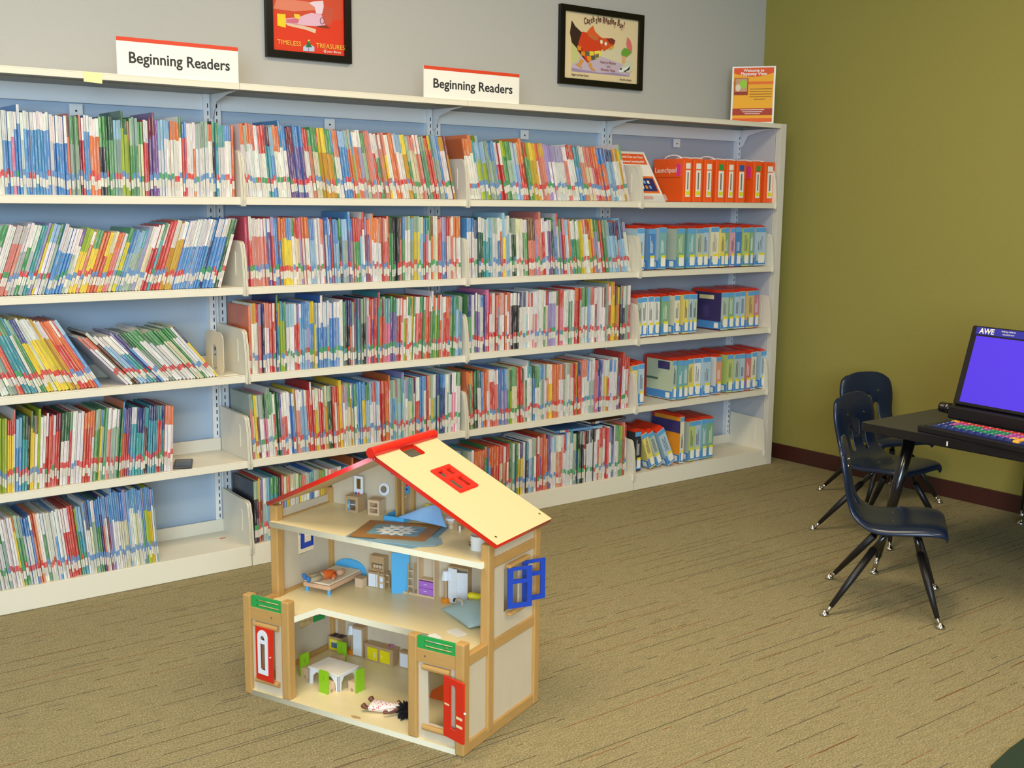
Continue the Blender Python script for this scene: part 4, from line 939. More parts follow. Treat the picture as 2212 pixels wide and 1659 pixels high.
# ---- middle storey furniture
e = hthing('toy_bed', .045, .182, F2, 3, 'toy wooden bed with sky blue headboard and feet on middle floor', 'toy furniture')
bw2, bl2 = .088, .150
M_bed = mat('bed_wood', (222, 178, 140), .5, noise=.06, nscale=40)
B('bed_frame', 0, bw2, 0, bl2, .014, .026, M_bed, e, bevel=.003); B('mattress', .002, bw2-.002, .002, bl2-.004, .027, .032, mat('cream_felt', (232, 214, 184), .9, noise=.05, nscale=200), e, bevel=.002)
for a, b_ in ((.008, .008), (bw2-.008, .008), (.008, bl2-.008), (bw2-.008, bl2-.008)): MB().tube([(a, b_, 0), (a, b_, .014)], .0048, 12).obj('leg', M_sky, e)
hb = [(-.006, .010), (bw2+.012, .010)]+[((bw2+.006)/2+(bw2+.018)/2*math.cos(R(a)), .024+.030*math.sin(R(a))) for a in range(0, 181, 12)]
MB().prism(hb, 'y', bl2, bl2+.006).obj('headboard', M_sky, e, bevel=.001)
e = hthing('toy_nightstand', .142, .282, F2, 4, 'small plain toy wooden box beside the bed headboard', 'toy furniture')
B('body', 0, .024, 0, .024, 0, .024, M_toywood2, e, bevel=.001); B('top', -.001, .025, -.001, .025, .024, .027, M_toywood, e, bevel=.0006)
e = hthing('toy_sideboard', .170, .305, F2, 3, 'toy hutch with two white doors beside bed headboard, middle floor', 'toy furniture')
B('body', 0, .050, .001, .030, 0, .040, M_toywood, e); B('worktop', -.002, .052, -.002, .031, .040, .0435, M_toywood, e, bevel=.0006)
for xx in (.001, .026):
    d_ = B('door', xx, xx+.023, -.0012, .001, .002, .038, M_white, e, bevel=.0005); MB().tube([(xx+(.019 if xx < .01 else .004), -.003, .014), (xx+(.019 if xx < .01 else .004), -.003, .028)], .0008, 6).obj('handle', M_oldwhite, d_)
link('hutch', plate(rect(0, .045, .0435, .086), [rect(.004, .041, .050, .066, .003)], .022, M_toywood, T(0, .020, 0) @ UPM), e, bevel=.0006)
for k in range(4): MB().lathe([(.0001, 0), (.0035, 0), (.0042, .005), (.003, .009), (.0001, .009)], (.009+.009*k, .018, .050), 12).obj('jar', M_toywood2, e)
e = hthing('toy_stool_ladder', .205, .300, F2, 0, 'toy wooden two-rung frame chair between hutch and blue panel', 'toy furniture')
for yy in (.0, .022): B('upright', 0, .004, yy, yy+.004, 0, .050, M_toywood, e, bevel=.0006)
for zz in (.016, .034): B('rung', .001, .022, .002, .006, zz, zz+.004, M_toywood2, e); B('rung', .001, .022, .020, .024, zz, zz+.004, M_toywood2, e)
B('upright', .020, .024, .0, .004, 0, .038, M_toywood, e); B('upright', .020, .024, .022, .026, 0, .038, M_toywood, e)
e = hthing('toy_blue_panel', .258, .292, F2, 38, 'tall sky blue toy board standing on middle floor of dollhouse', 'toy panel')
B('board', 0, .048, 0, .003, 0, .112, M_sky, e, bevel=.0005)
e = hthing('toy_wall_unit', .262, .312, F2, 2, 'toy wooden wall unit with two purple drawers on middle floor', 'toy furniture')
B('base_board', 0, .118, -.002, .028, 0, .006, M_toywood2, e, bevel=.0006); B('unit_back', .0, .118, .026, .029, .006, .105, M_ply, e)
B('side_panel', .064, .068, 0, .028, .006, .112, M_toywood2, e); B('side_panel', .114, .118, 0, .028, .006, .112, M_toywood2, e); B('divider', .068, .114, .004, .028, .045, .048, M_toywood2, e)
B('top_board', .064, .118, 0, .028, .110, .113, M_toywood2, e)
for k in (0, 1):
    d_ = B('drawer', .0685, .1135, -.001, .026, .007+.0185*k, .0245+.0185*k, M_purple, e, bevel=.0005); MB().tube([(.086, -.003, .017+.0185*k), (.096, -.003, .017+.0185*k)], .001, 6).obj('handle', M_oldwhite, d_)
e = hthing('toy_ladder', .303, .300, F2+.0065, 0, 'leaning toy wooden ladder left of the purple drawers', 'toy ladder'); e.rotation_euler = (R(-12), R(-6), TH)
for xx in (0, .018): B('rail', xx, xx+.003, 0, .003, 0, .080, M_toywood, e)
for k in range(3): B('rung', .003, .018, .0, .003, .018+.02*k, .021+.02*k, M_toywood2, e)
def toy_lamp(x, y, z, lab, hh=.088):
    e = hthing('toy_floor_lamp', x, y, z, 0, lab, 'toy lamp', 'toy lamps in the dollhouse')
    MB().lathe([(.0001, 0), (.0105, 0), (.011, .002), (.011, .010), (.009, .012), (.0001, .012)], n=20).obj('base', M_orange, e)
    MB().tube([(0, 0, .012), (0, 0, hh-.018)], .0042, 12).obj('pole', M_toywood, e)
    MB().lathe([(.0115, 0), (.012, 0), (.008, .024), (.0075, .024)], (0, 0, hh-.026), 24).obj('shade', M_white, e, smooth=False)
toy_lamp(.418, .312, F2, 'toy lamp with orange base and white shade beside the white-door wardrobe')
toy_lamp(.094, .326, F1, 'toy lamp with orange base and white shade beside the toy fridge', .085)
e = hthing('toy_wardrobe', .424, .316, F2, 3, 'toy wardrobe with two white doors ajar behind satin pillow', 'toy furniture')
link('body', plate(rect(0, .058, 0, .096), [rect(.003, .055, .003, .093)], .024, M_toywood, T(0, .014, 0) @ UPM), e); B('back_board', .002, .056, .024, .026, .002, .094, M_toywood, e)
B('top', -.001, .059, -.001, .027, .096, .099, M_toywood, e)
d1 = B('door', 0, .029, -.002, 0, .001, .095, M_white, e, rot=(0, 0, R(-8)), bevel=.0006); MB().lathe([(.0001, 0), (.0025, 0), (.0025, .002), (.0001, .002)], n=10).obj('knob', M_oldwhite, d1, loc=(.023, -.002, .045), rot=(R(90), 0, 0))
d2 = B('door', -.029, 0, -.002, 0, .001, .088, M_white, e, loc=(.058, 0, 0), rot=(0, 0, R(14)), bevel=.0006); MB().lathe([(.0001, 0), (.0025, 0), (.0025, .002), (.0001, .002)], n=10).obj('knob', M_oldwhite, d2, loc=(-.023, -.002, .045), rot=(R(90), 0, 0))
e = hthing('toy_wall_picture', .232, .336, .336, 0, 'yellow-framed toy picture hanging on dollhouse back wall', 'toy picture')
link('frame', plate(rect(0, .030, 0, .030), [rect(.006, .024, .006, .024)], .004, M_yellow, UPM), e); B('picture', .005, .025, .0, .001, .005, .025, pm((140, 120, 70)), e)
e = hthing('yellow_tag', .520, .338, F2+.065, 0, 'tiny yellow square on the back wall above the second doll', 'tag'); B('square', 0, .010, 0, .002, 0, .012, M_yellow, e, bevel=.0005)
def flat_card(name, pts, z, m, lab, cat, t=.0015, curl=.0):
    c = [sum(p[0] for p in pts)/len(pts), sum(p[1] for p in pts)/len(pts)]
    e = empty(name, H(c[0], c[1], z), TH, lab, cat)
    MB().prism([(p[0]-c[0], p[1]-c[1]) for p in pts], 'z', 0, t).obj('sheet', m, e, bevel=.0004); return e
flat_card('paper_square', [(.536, .137), (.580, .120), (.588, .150), (.546, .168)], F2+.0005, M_oldwhite, 'white square pad lying in front of the satin pillow', 'paper', .003)
e = hthing('toy_block', .536, .052, F2, -20, 'small white toy box standing above the right green parapet', 'toy'); 
MB().prism([(0, 0), (.034, 0), (.030, .020), (.004, .022)], 'y', 0, .022).obj('body', M_white, e, bevel=.001); MB().tube([(.030, .004, .008), (.030, -.003, .008)], .003, 10).obj('knob', M_oldwhite, e)

# ---- ground floor furniture
e = hthing('toy_table', .122, .110, F1, 0, 'white toy dining table on ground floor of dollhouse', 'toy furniture'); e.rotation_euler = (0, 0, TH+R(-3))
tl, tw, thh = .104, .078, .046
for yy in (0, tw-.006):
    prof = [(0, 0), (.010, 0), (.012, .022), (.026, thh-.010), (tl-.026, thh-.010), (tl-.012, .022), (tl-.010, 0), (tl, 0), (tl, thh-.004), (0, thh-.004)]
    MB().prism(prof, 'y', yy, yy+.006).obj('leg_arch', M_white, e, bevel=.0006)
for xx in (0, tl-.006):
    prof = [(0, 0), (.010, 0), (.012, .022), (.022, thh-.010), (tw-.022, thh-.010), (tw-.012, .022), (tw-.010, 0), (tw, 0), (tw, thh-.004), (0, thh-.004)]
    MB().prism(prof, 'x', xx, xx+.006).obj('leg_arch', M_white, e, bevel=.0006)
B('tabletop', -.001, tl+.001, -.001, tw+.001, thh-.004, thh, M_oldwhite, e, bevel=.001)
def toy_chair(x, y, rz, lab):
    e = hthing('toy_chair', x, y, F1, rz, lab, 'toy chair', 'lime green toy chairs around the toy table')
    link('backrest', plate(rect(-.0155, .0155, 0, .060, .003), [rect(-.002, .002, .034, .046, .0019)], .005, M_lime, UPM), e, (0, 0, 0), bevel=.0008)
    link('seat_block', plate([(0.003, 0), (.010, 0), (.010, .007), (.016, .010), (.020, .007), (.020, 0), (.027, 0), (.027, .026), (.003, .026)], [], .028, M_toywood2, SIDEM), e, (0, 0, 0), bevel=.001)
toy_chair(.196, .082, -4, 'lime green toy chair in front of the white toy table')
toy_chair(.110, .262, 176, 'lime green toy chair behind the table near the toy stove')
toy_chair(.077, .145, -95, 'lime green toy chair at left end of the white toy table')
toy_chair(.268, .138, 84, 'lime green toy chair at right end of the white toy table')
e = hthing('toy_stove', .022, .310, F1, 2, 'toy stove with yellow oven door and orange hood', 'toy furniture')
B('body', 0, .050, 0, .034, 0, .042, M_toywood, e, bevel=.0008); B('hob', .004, .046, .003, .028, .042, .0432, mat('hob_dark', (70, 60, 52), .4), e)
for a, b_ in ((.014, .010), (.034, .010), (.014, .021), (.034, .021)): MB().lathe([(.0001, 0), (.005, 0), (.005, .001), (.0001, .001)], (a, b_, .0432), 14).obj('burner', M_blk, e)
d_ = B('oven_door', .006, .042, -.0015, 0, .005, .036, M_yellow, e, bevel=.0005); B('oven_window', .013, .034, -.0022, -.0015, .012, .027, pm((90, 110, 140)), d_, bevel=.0003); B('handle', .014, .034, -.003, -.0022, .030, .032, M_oldwhite, d_)
B('flue', .016, .040, .026, .034, .042, .105, M_toywood, e); B('hood', .006, .044, .004, .034, .095, .112, M_orange, e, bevel=.001)
e = hthing('toy_fridge', .106, .316, F1, 2, 'tall toy fridge with white door beside the toy lamp', 'toy furniture')
B('body', 0, .034, 0, .028, 0, .082, M_toywood, e, bevel=.0006); B('top', -.001, .035, -.002, .029, .082, .087, M_toywood, e, bevel=.0008); d_ = B('door', .001, .030, -.002, 0, .004, .080, M_white, e, bevel=.0006)
MB().tube([(.006, -.004, .020), (.006, -.004, .036)], .0008, 6).obj('handle', M_oldwhite, d_); MB().tube([(.006, -.004, .050), (.006, -.004, .066)], .0008, 6).obj('handle', M_oldwhite, d_)
e = hthing('toy_kitchen_counter', .150, .312, F1, -2, 'toy kitchen counter with two yellow doors on ground floor', 'toy furniture')
B('body', 0, .098, 0, .032, 0, .044, M_toywood, e); B('worktop', -.001, .100, -.002, .033, .044, .048, M_toywood, e, bevel=.0006)
for xx in (.010, .054):
    d_ = B('door', xx, xx+.034, -.0015, 0, .005, .040, M_yellow, e, bevel=.0005); hx = xx+(.027 if xx < .02 else .007); MB().tube([(hx, -.003, .015), (hx, -.0035, .028)], .0009, 6).obj('handle', M_oldwhite, d_)
for xx, m_ in ((.072, M_red), (.084, M_purple), (.078, M_purple)): MB().lathe([(.0001, 0), (.0022, 0), (.0022, .005), (.0001, .006)], (xx, .020, .048), 8).obj('tap', m_, e)
e = hthing('toy_white_cupboard', .262, .318, F1, 0, 'toy cupboard with white door partly hidden behind the right tower', 'toy furniture')
B('body', 0, .034, 0, .028, 0, .046, M_toywood, e); B('door', .004, .030, -.0015, 0, .004, .042, M_white, e, bevel=.0005)
e = hthing('orange_toy_roof', .470, .200, F1, 0, 'orange toy board leaning inside the right tower behind open door', 'toy panel'); e.rotation_euler = (R(-50), 0, TH)
MB().prism([(-.03, 0), (.09, 0), (.09, .066), (.012, .066), (-.03, .022)], 'y', 0, .004).obj('board', M_orange2, e, bevel=.001)
flat_card('wood_chip', [(.338, .012), (.352, .006), (.370, .010), (.366, .015), (.350, .016)], F1+.0004, M_toywood, 'small brown wooden splinter lying near the dollhouse floor edge', 'splinter', .002)

# ---- dolls
def skin_body(name, verts, edges, radii, m, parent, root=0, sub=2):
    me = bpy.data.meshes.new(name); me.from_pydata(verts, edges, []); me.materials.append(m)
    o = link(name, me, parent); sk = o.modifiers.new('skin', 'SKIN')
    for i_, r_ in enumerate(radii): me.skin_vertices[0].data[i_].radius = (r_, r_)
    me.skin_vertices[0].data[root].use_root = True; sk.use_smooth_shade = True
    s = o.modifiers.new('sub', 'SUBSURF'); s.levels = s.render_levels = sub
    return o
def skin_mesh_prep(me):
    if not me.skin_vertices: 
        bm = bmesh.new(); bm.from_mesh(me); bm.verts.layers.skin.verify(); bm.to_mesh(me); bm.free()
def skinned(name, verts, edges, radii, m, parent, sub=2):
    me = bpy.data.meshes.new(name); me.from_pydata(verts, edges, []); me.materials.append(m)
    bm = bmesh.new(); bm.from_mesh(me); ly = bm.verts.layers.skin.verify(); bm.verts.ensure_lookup_table()
    for i_, v in enumerate(bm.verts): v[ly].radius = (radii[i_], radii[i_]); v[ly].use_root = (i_ == 0)
    bm.to_mesh(me); bm.free()
    o = link(name, me, parent); sk = o.modifiers.new('skin', 'SKIN'); sk.use_smooth_shade = True
    s = o.modifiers.new('sub', 'SUBSURF'); s.levels = s.render_levels = sub
    return o
M_dskin = mat('doll_brown', (112, 66, 48), .45); M_pskin = mat('doll_peach', (206, 158, 124), .5); M_hair = mat('black_wool', (14, 12, 14), .9); M_dress = None
def dress_mat():
    m = bpy.data.materials.new('flower_dress'); m.use_nodes = True; nt = m.node_tree; b = nt.nodes['Principled BSDF']; b.inputs['Roughness'].default_value = .9
    vo = nt.nodes.new('ShaderNodeTexVoronoi'); vo.inputs['Scale'].default_value = 190; tc = nt.nodes.new('ShaderNodeTexCoord'); nt.links.new(tc.outputs['Object'], vo.inputs[0])
    r = nt.nodes.new('ShaderNodeValToRGB'); r.color_ramp.elements[0].position = .28; r.color_ramp.elements[0].color = (*srgb((206, 92, 92)), 1); r.color_ramp.elements[1].position = .36; r.color_ramp.elements[1].color = (*srgb((234, 222, 212)), 1)
    nt.links.new(vo.outputs['Distance'], r.inputs[0]); nt.links.new(r.outputs[0], b.inputs['Base Color']); return m
def capsule(p0, p1, r0, r1, n=14):
    """rounded, tapered body piece"""
    p0, p1 = Vector(p0), Vector(p1); d = (p1-p0).normalized(); pts = []; rs = []
    for a in (80, 55, 30): pts.append(p0-d*r0*math.sin(R(a))); rs.append(r0*math.cos(R(a)))
    pts += [p0, p1]; rs += [r0, r1]
    for a in (30, 55, 80): pts.append(p1+d*r1*math.sin(R(a))); rs.append(r1*math.cos(R(a)))
    return pts, rs
# girl doll lies on her back, feet to the left, head to the right
e = hthing('girl_doll', .346, .054, F1, 12, 'brown doll in flowered dress with black hair lying on ground floor', 'doll'); e.scale = (1.03,)*3
vs = [(.050, .012, .012), (.070, .012, .012), (.086, .010, .012), (.096, .008, .012), (.040, .018, .011), (.014, .030, .011), (.004, .034, .014), (.000, .034, .022), (.040, .006, .011), (.012, -.004, .010), (.004, -.006, .013), (-.002, -.006, .020),
      (.080, .026, .012), (.074, .044, .012), (.068, .050, .014), (.078, -.006, .012), (.066, -.016, .012), (.058, -.018, .012)]
ed = [(0, 1), (1, 2), (2, 3), (0, 4), (4, 5), (5, 6), (6, 7), (0, 8), (8, 9), (9, 10), (10, 11), (2, 12), (12, 13), (13, 14), (2, 15), (15, 16), (16, 17)]
rd = [.010, .009, .007, .006, .006, .0045, .0075, .0085, .006, .0045, .0075, .0085, .005, .004, .006, .005, .004, .006]
skinned('body', vs, ed, rd, M_dskin, e)
pts, rs = capsule((.106, .008, .013), (.110, .008, .013), .0105, .0105)
MB().tube(pts, rs, 16).obj('head', M_dskin, e, smooth=True)
dm = dress_mat()
mb = MB(); sec = [(.018, .026, .010), (.040, .021, .0115), (.062, .014, .0118), (.080, .0125, .0118), (.090, .008, .010)]
n_ = 18
for k, (x_, ry_, rz_) in enumerate(sec):
    for q in range(n_):
        a = 2*math.pi*q/n_; wob = 1+.08*math.sin(5*a)*(1 if k < 2 else 0); mb.v.append((x_, .012+ry_*wob*math.cos(a), .0125+rz_*math.sin(a)))
for k in range(len(sec)-1):
    for q in range(n_): mb.f.append((k*n_+q, k*n_+(q+1) % n_, (k+1)*n_+(q+1) % n_, (k+1)*n_+q)); mb.mi.append(0)
mb.tube([(.080, .020, .013), (.076, .040, .013)], [.0065, .0055], 12); mb.tube([(.078, .000, .013), (.068, -.012, .013)], [.0065, .0055], 12)
mb.obj('flowered_dress', dm, e, smooth=True)
hr = MB(); rr = random.Random(3)
for k in range(130):
    a = rr.uniform(0, 360); b_ = rr.uniform(-70, 80); dx = Vector((math.cos(R(b_))*math.cos(R(a))*.9+.12, math.cos(R(b_))*math.sin(R(a)), math.sin(R(b_))))
    c = Vector((.107, .006, .014)); p = c+dx*.010; q = c+dx*rr.uniform(.016, .032)+Vector((rr.uniform(-.004, .004), rr.uniform(-.010, .004), rr.uniform(-.006, .002))); q.z = max(.001, q.z)
    hr.tube([p, (p+q)/2+Vector((0, 0, .002)), q], [.003, .0032, .0008], 5)
hr.tube(*(lambda z: (z[0], z[1]))(capsule((.114, .008, .014), (.118, .008, .014), .0115, .0115)), 14)
tag(hr.obj('black_hair', M_hair, e), kind='stuff')
# boy doll on the bed
e = hthing('boy_doll', .066, .168, F2+.0325, 62, 'fabric doll in orange shirt and khaki trousers lying on toy bed', 'doll'); 
vs = [(.048, .0, .010), (.066, 0, .011), (.080, 0, .011), (.088, 0, .010), (.040, .006, .008), (.022, .010, .006), (.006, .012, .006), (.002, .012, .012), (.040, -.006, .008), (.022, -.010, .006), (.006, -.014, .006), (.002, -.016, .011), (.078, .010, .010), (.066, .024, .007), (.060, .030, .006), (.078, -.010, .010), (.070, -.024, .007), (.066, -.031, .006)]
rd = [.009, .009, .007, .005, .006, .0055, .0045, .004, .006, .0055, .0045, .004, .005, .004, .0045, .005, .004, .0045]
skinned('body', vs, ed, rd, M_pskin, e)
pts, rs = capsule((.097, 0, .011), (.101, 0, .011), .0095, .0095); MB().tube(pts, rs, 16).obj('head', M_pskin, e, smooth=True)
mb = MB(); mb.tube([(.050, 0, .010), (.060, 0, .0115), (.078, 0, .0115), (.086, 0, .010)], [.0125, .0125, .011, .006], 14); mb.tube([(.078, .006, .010), (.068, .024, .0085)], [.0075, .0065], 10); mb.tube([(.078, -.006, .010), (.071, -.025, .0085)], [.0075, .0065], 10)
mb.obj('orange_shirt', mat('orange_felt', (214, 98, 30), .95, noise=.12, nscale=240), e, smooth=True)
mb = MB(); mb.tube([(.054, 0, .010), (.044, 0, .0095)], [.011, .0115], 12); mb.tube([(.046, .004, .009), (.024, .010, .0075), (.010, .012, .0068)], [.0082, .0072, .0068], 10); mb.tube([(.046, -.004, .009), (.024, -.010, .0075), (.010, -.013, .0068)], [.0082, .0072, .0068], 10)
mb.obj('khaki_trousers', mat('khaki_felt', (176, 158, 124), .95), e, smooth=True)
for s_ in (.012, -.014):
    MB().tube(*capsule((.005, s_, .007), (.002, s_*1.1, .014), .0055, .0062), 12).obj('blue_shoe', mat('blue_shoe', (44, 112, 176), .5), e, smooth=True)
mb = MB(); mb.tube(*capsule((.101, 0, .010), (.107, 0, .012), .0092, .0080), 14); mb.obj('hair', mat('sandy_hair', (176, 136, 92), .95, noise=.2, nscale=300), e, smooth=True)
# third doll half hidden behind the pillow
e = hthing('scarf_doll', .512, .268, F2+.030, 20, 'small doll with yellow and red clothes lying behind the satin pillow', 'doll')
vs = [(.02, 0, .012), (.034, 0, .016), (.046, 0, .018), (.052, 0, .018), (.012, .008, .008), (.0, .010, .006), (.012, -.008, .008), (.0, -.012, .006), (.044, .012, .014), (.036, .022, .008), (.044, -.012, .014), (.034, -.020, .010)]
ed2 = [(0, 1), (1, 2), (2, 3), (0, 4), (4, 5), (0, 6), (6, 7), (2, 8), (8, 9), (2, 10), (10, 11)]
skinned('body', vs, ed2, [.008, .009, .007, .005, .005, .004, .005, .004, .005, .004, .005, .004], M_pskin, e)
MB().tube(*capsule((.034, -.004, .020), (.012, -.010, .024), .008, .0085), 12).obj('yellow_scarf', M_yellow, e, smooth=True)
MB().tube([(.026, 0, .012), (.040, 0, .017), (.046, 0, .018)], [.012, .0115, .008], 12).obj('red_top', mat('crimson_felt', (170, 34, 60), .9), e, smooth=True)
MB().tube(*capsule((.060, 0, .020), (.064, 0, .020), .010, .010), 12).obj('dark_hair', M_hair, e, smooth=True)
e = hthing('grey_toy_animal', .486, .258, F2+.036, -30, 'small grey and beige toy animal poking out behind pillow top', 'toy animal')
skinned('body', [(0, 0, 0), (.014, .0, .006), (.026, .002, .007), (.036, .0, .002), (-.004, 0, -.010), (.030, -.002, -.010)], [(0, 1), (1, 2), (2, 3), (0, 4), (3, 5)], [.004, .0045, .0045, .0035, .0025, .0025], mat('beige_felt', (190, 176, 150), .9), e)
MB().tube(*capsule((-.003, -.003, .001), (-.006, -.003, -.004), .0035, .003), 10).obj('dark_nose', M_blk, e, smooth=True)

# ------------------------------------------------------------------ phone and sticker on the left bay
e = empty('phone', (-.256, .022, SH[0][1]+.0006), R(-24), 'dark grey flat phone lying on fourth shelf beside the last book', 'phone')
B('body', 0, .060, 0, .115, 0, .009, mat('phone_grey', (60, 58, 60), .35), e, bevel=.003); B('screen', .005, .055, .014, .100, .009, .0093, M_blkg, e)
e = empty('red_sticker', (-.050, .135, SH[0][0]+.0004), R(10), 'tiny red sticker on bottom shelf of left bay', 'sticker')
B('paper', 0, .022, 0, .006, 0, .0005, pm((206, 60, 44)), e)

# ------------------------------------------------------------------ chairs
def make_chair():
    t = empty('school_chair', (0, 0, 0))
    prof = [(.176, .262), (.178, .274), (.168, .286), (.135, .291), (.09, .289), (.04, .284), (.0, .280), (-.040, .280), (-.072, .288), (-.096, .308), (-.110, .336), (-.118, .368), (-.124, .400), (-.129, .432), (-.135, .465), (-.142, .498), (-.148, .522), (-.151, .535)]
    hw = [.118, .132, .142, .150, .153, .152, .148, .142, .134, .126, .122, .124, .129, .132, .130, .122, .108, .088]
    U = [-1.02, -1, -.84, -.62, -.42, -.26, -.15, 0, .15, .26, .42, .62, .84, 1, 1.02]
    v = []; f = []
    for k, ((y_, z_), w_) in enumerate(zip(prof, hw)):
        for u in U:
            lip = .013 if abs(u) > 1.01 else 0
            if k <= 7: dy, dz = 0, .006*(u*u) - (.010*abs(u)**6)
            else: dy, dz = .012*u*u-.008*abs(u)**6, 0
            ex = -.006*abs(u)**4 if k in (16, 17) else 0
            if lip: dy, dz = (dy, dz-lip) if k <= 7 else (dy-lip*.9, dz-lip*.3 if k < 10 else dz)
            v.append((w_*u, y_+dy, z_+dz+ex*2.5))
    nU = len(U)
    for k in range(len(prof)-1):
        for j in range(nU-1):
            if 9 <= k <= 11 and j in (4, 9): continue
            if 11 <= k <= 12 and j in (6, 7): continue
            f.append((k*nU+j, k*nU+j+1, (k+1)*nU+j+1, (k+1)*nU+j))
    me = bpy.data.meshes.new('seat_shell'); me.from_pydata(v, [], f); me.materials.append(M_navy)
    o = link('seat_shell', me, t, smooth=True)
    so = o.modifiers.new('solid', 'SOLIDIFY'); so.thickness = .008; so.offset = 0
    s = o.modifiers.new('sub', 'SUBSURF'); s.levels = s.render_levels = 2
    for sx in (-1, 1):
        MB().tube([(sx*.050, -.02, .262), (sx*.050, .10, .262)], .010, 12).obj('under_rail', M_blkg, t, smooth=True)
        for sy in (-1, 1):
            a = Vector((sx*.050, .005 if sy < 0 else .085, .258)); fo = Vector((sx*.1875, sy*.170, 0))
            k1 = a+Vector((sx*.012, sy*.006, -.018)); k2 = a+(fo-a)*.22+Vector((0, 0, -.004))
            leg = MB().tube([a, k1, k2], [.0095, .0095, .0098], 12).obj('leg', M_blkg, t, smooth=True)
            en = fo+(a-fo)*.105; MB().tube([k2, k2+(en-k2)*.5, en], [.0125, .0118, .0075], 12).obj('leg_sleeve', M_blk, leg, smooth=True)
            d = (en-fo)
            MB().tube([en, fo+d*.42], [.0062, .0060], 12).obj('chrome_tip', M_steel, leg, smooth=True)
            MB().lathe([(.0135, 0), (.0150, .003), (.0145, .007), (.0095, .012), (.0055, .015), (.0055, .018)], tuple(fo), 18).obj('glide', M_steel, leg, smooth=True)
    for a, b_ in ((-.05, .10), (.05, .10), (-.05, .02), (.05, .02)):
        MB().lathe([(.0045, 0), (.0045, .0012), (.002, .0022)], (a, b_, .2915 if b_ > .05 else .287), 10).obj('rivet', M_steel, t)
    for a in (-.055, .055): MB().tube([(a, -.1285, .452), (a, -.124, .452)], .004, 10).obj('rivet', M_steel, t)
    return t
ch = make_chair()
def place(o, cx, cy, fwd, lab):
    o.location = (cx, cy, 0.0004); o.rotation_euler = (0, 0, R(fwd-90)); tag(o, lab, 'chair', 'navy plastic school chairs around the computer table')
c2 = copy_tree(ch); c3 = copy_tree(ch)
place(ch, 1.485, -1.523, -55.1, 'nearest navy plastic school chair, facing away beside the table')
place(c2, 2.182, -1.022, -87.5, 'navy plastic school chair tucked under the black table corner')
place(c3, 2.650, -.700, -110, 'navy plastic school chair farthest back, nearest the shelving end')

g = [(.45, -3.6), (.45, -2.75), (.52, -2.52), (.62, -2.40), (.734, -2.335), (.847, -2.316), (.93, -2.308), (1.5, -2.29), (1.5, -3.6)]
o = MB().prism(g, 'z', .0005, .008).obj('floor_rug', mat('dark_green_rug', (34, 52, 34), .95, noise=.2, nscale=200, bump=.5), bevel=.003); RUG = o
tag(o, 'dark green rug with rounded corner at the lower right edge', 'rug')

# ------------------------------------------------------------------ computer table
TZ = .520; tx, ty = 1.724, -1.234
e = empty('computer_table', (tx, ty, 0), 0, 'low black activity table with laminate top beside the green wall', 'table')
tb = plate(rect(0, 1.150, -1.55, 0, .02), [], .028, M_tabletop, T(0, 0, TZ-.014)); tb.materials.append(M_blk)
for p in tb.polygons:
    if abs(p.normal.z) < .5: p.material_index = 1
link('tabletop', tb, e, bevel=.003)
B('apron', .04, 1.11, -1.51, -.04, TZ-.040, TZ-.028, M_blk, e)
for a, b_, da, db in ((.10, -.14, -.106, .044), (1.04, -.10, -.02, .03), (.10, -1.40, -.06, -.05), (1.04, -1.40, .03, -.03)):
    top = Vector((a, b_, TZ-.03)); fo = Vector((a+da, b_+db, 0))
    en = fo+(top-fo)*.12
    l_ = MB().tube([top, top+(fo-top)*.35, en], [.021, .0205, .0115], 16).obj('leg', M_blkg, e, smooth=True)
    MB().tube([en, fo+(top-fo)*.02], [.0085, .0085], 12).obj('chrome_tip', M_steel, l_, smooth=True)
    MB().lathe([(.0165, 0), (.018, .004), (.012, .011), (.007, .014)], tuple(fo), 18).obj('glide', M_steel, l_, smooth=True)
B('edge_nick', .0-.0006, .001, -.34, -.335, TZ-.025, TZ-.010, M_sign, e)

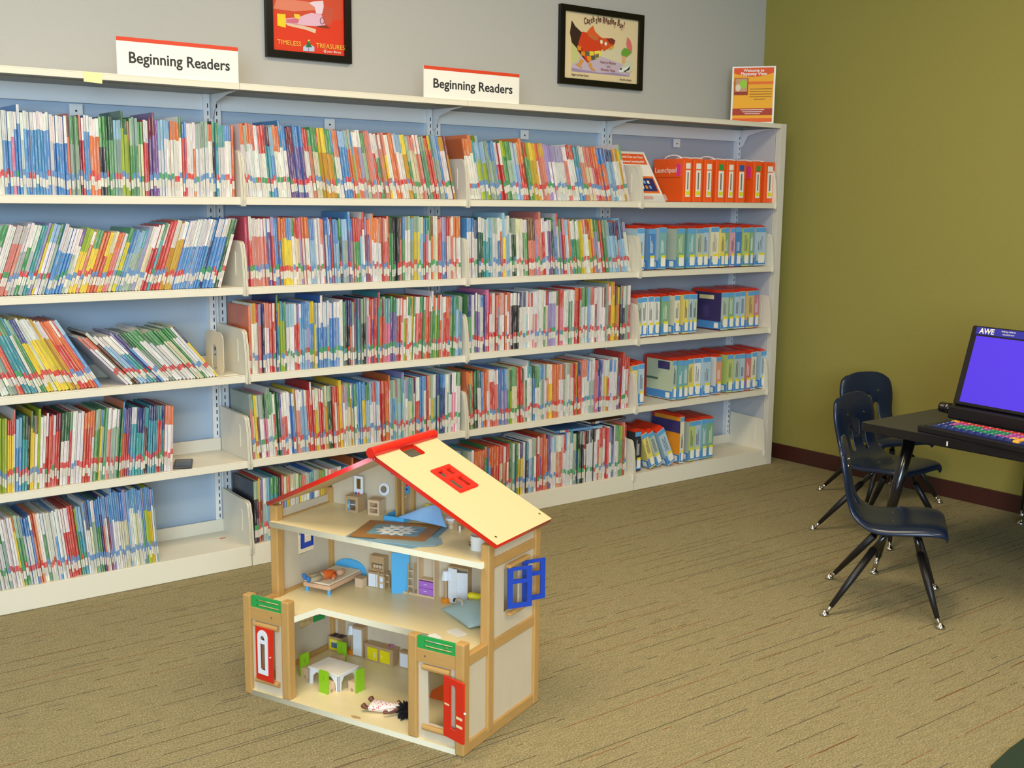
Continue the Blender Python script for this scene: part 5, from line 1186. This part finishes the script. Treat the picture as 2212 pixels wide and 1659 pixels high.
# ------------------------------------------------------------------ learning computer on the table
KX0, KX1, KY1, KY0 = 1.745, 2.030, -1.445, -1.985
e = empty('learning_computer', (KX0, KY1, TZ), R(-6), 'black learning laptop with blue screen and colourful keyboard on table', 'computer')
LW = .56; LD = .285   # width along -Y, depth along +X ; local x = depth, local y = -width
B('keyboard_base', 0, LD, -LW, 0, .0, .022, M_blk, e, bevel=.004)
kb = B('keyboard_deck', .012, .165, -LW+.02, -.02, .022, .024, mat('deck_navy', (24, 30, 62), .4), e)
kc = {'Y': (240, 176, 30), 'R': (214, 60, 44), 'P': (180, 74, 150), 'G': (40, 140, 82), 'N': (34, 52, 110), 'W': (206, 210, 220)}
rows = ['YRRRRRRRRRRRRYYNNN', 'NPPGGPGGGPPPYYNNNN', 'NPGGGGGGGPPYYYYNNN', 'NNGGGGGGPPYYYNNNNN', 'NNNNNNNNNNNYNNNNNR']
kmesh = {}
for k_, c_ in kc.items():
    kmesh[k_] = MB().hexa([(0, 0, 0), (.023, 0, 0), (.023, .0215, 0), (0, .0215, 0), (.0025, .002, .006), (.0205, .002, .006), (.0205, .0195, .006), (.0025, .0195, .006)]).box(.008, .015, .009, .012, .006, .0063, 1).mesh('key', [mat('key_'+k_, c_, .4), M_sign])
for r_, row in enumerate(rows):
    for c_, k_ in enumerate(row): link('key', kmesh[k_], kb, (.132-.0265*r_, -.052-.0265*c_-.004*r_, .024))
B('status_strip', .168, .176, -LW+.03, -.03, .022, .0245, mat('strip_red', (150, 50, 60), .4), e)
B('hinge_bar', .205, .268, -LW-.0, .042, .020, .066, M_blk, e, bevel=.006)
MB().tube([(.232, .044, .050), (.232, .088, .050)], .019, 14).obj('hinge_knob', M_blkg, e, smooth=True); MB().tube([(.214, .060, .058), (.214, .076, .058)], .006, 10).obj('knob_badge', M_steel, e)
sc_ = empty('screen_unit', (.226, .040, .070)); sc_.parent = e; sc_.rotation_euler = (0, R(16.5), 0)
SW, SHh = .60, .282
B('bezel', 0, .026, -SW, 0, 0, SHh, M_blk, sc_, bevel=.005)
B('display', -.0012, 0, -SW+.026, -.026, .012, SHh-.036, mat('blue_screen', (74, 50, 206), .3, emit=.38), sc_)
B('brand_strip', -.0010, 0, -.215, -.020, SHh-.030, SHh-.005, mat('strip_blue', (44, 44, 150), .4, emit=.15), sc_)
text('brand_text', 'AWE', .026, M_sign, sc_, (-.0016, -.034, SHh-.026), (R(90), 0, R(-90)), bold=.0007)
text('brand_text', 'helping children', .0085, M_sign, sc_, (-.0016, -.118, SHh-.014), (R(90), 0, R(-90)))
text('brand_text', 'succeed now', .0085, M_sign, sc_, (-.0016, -.124, SHh-.024), (R(90), 0, R(-90)))
B('camera_bump', -.002, .028, -.27, -.212, SHh-.004, SHh+.020, M_blk, sc_, bevel=.004)
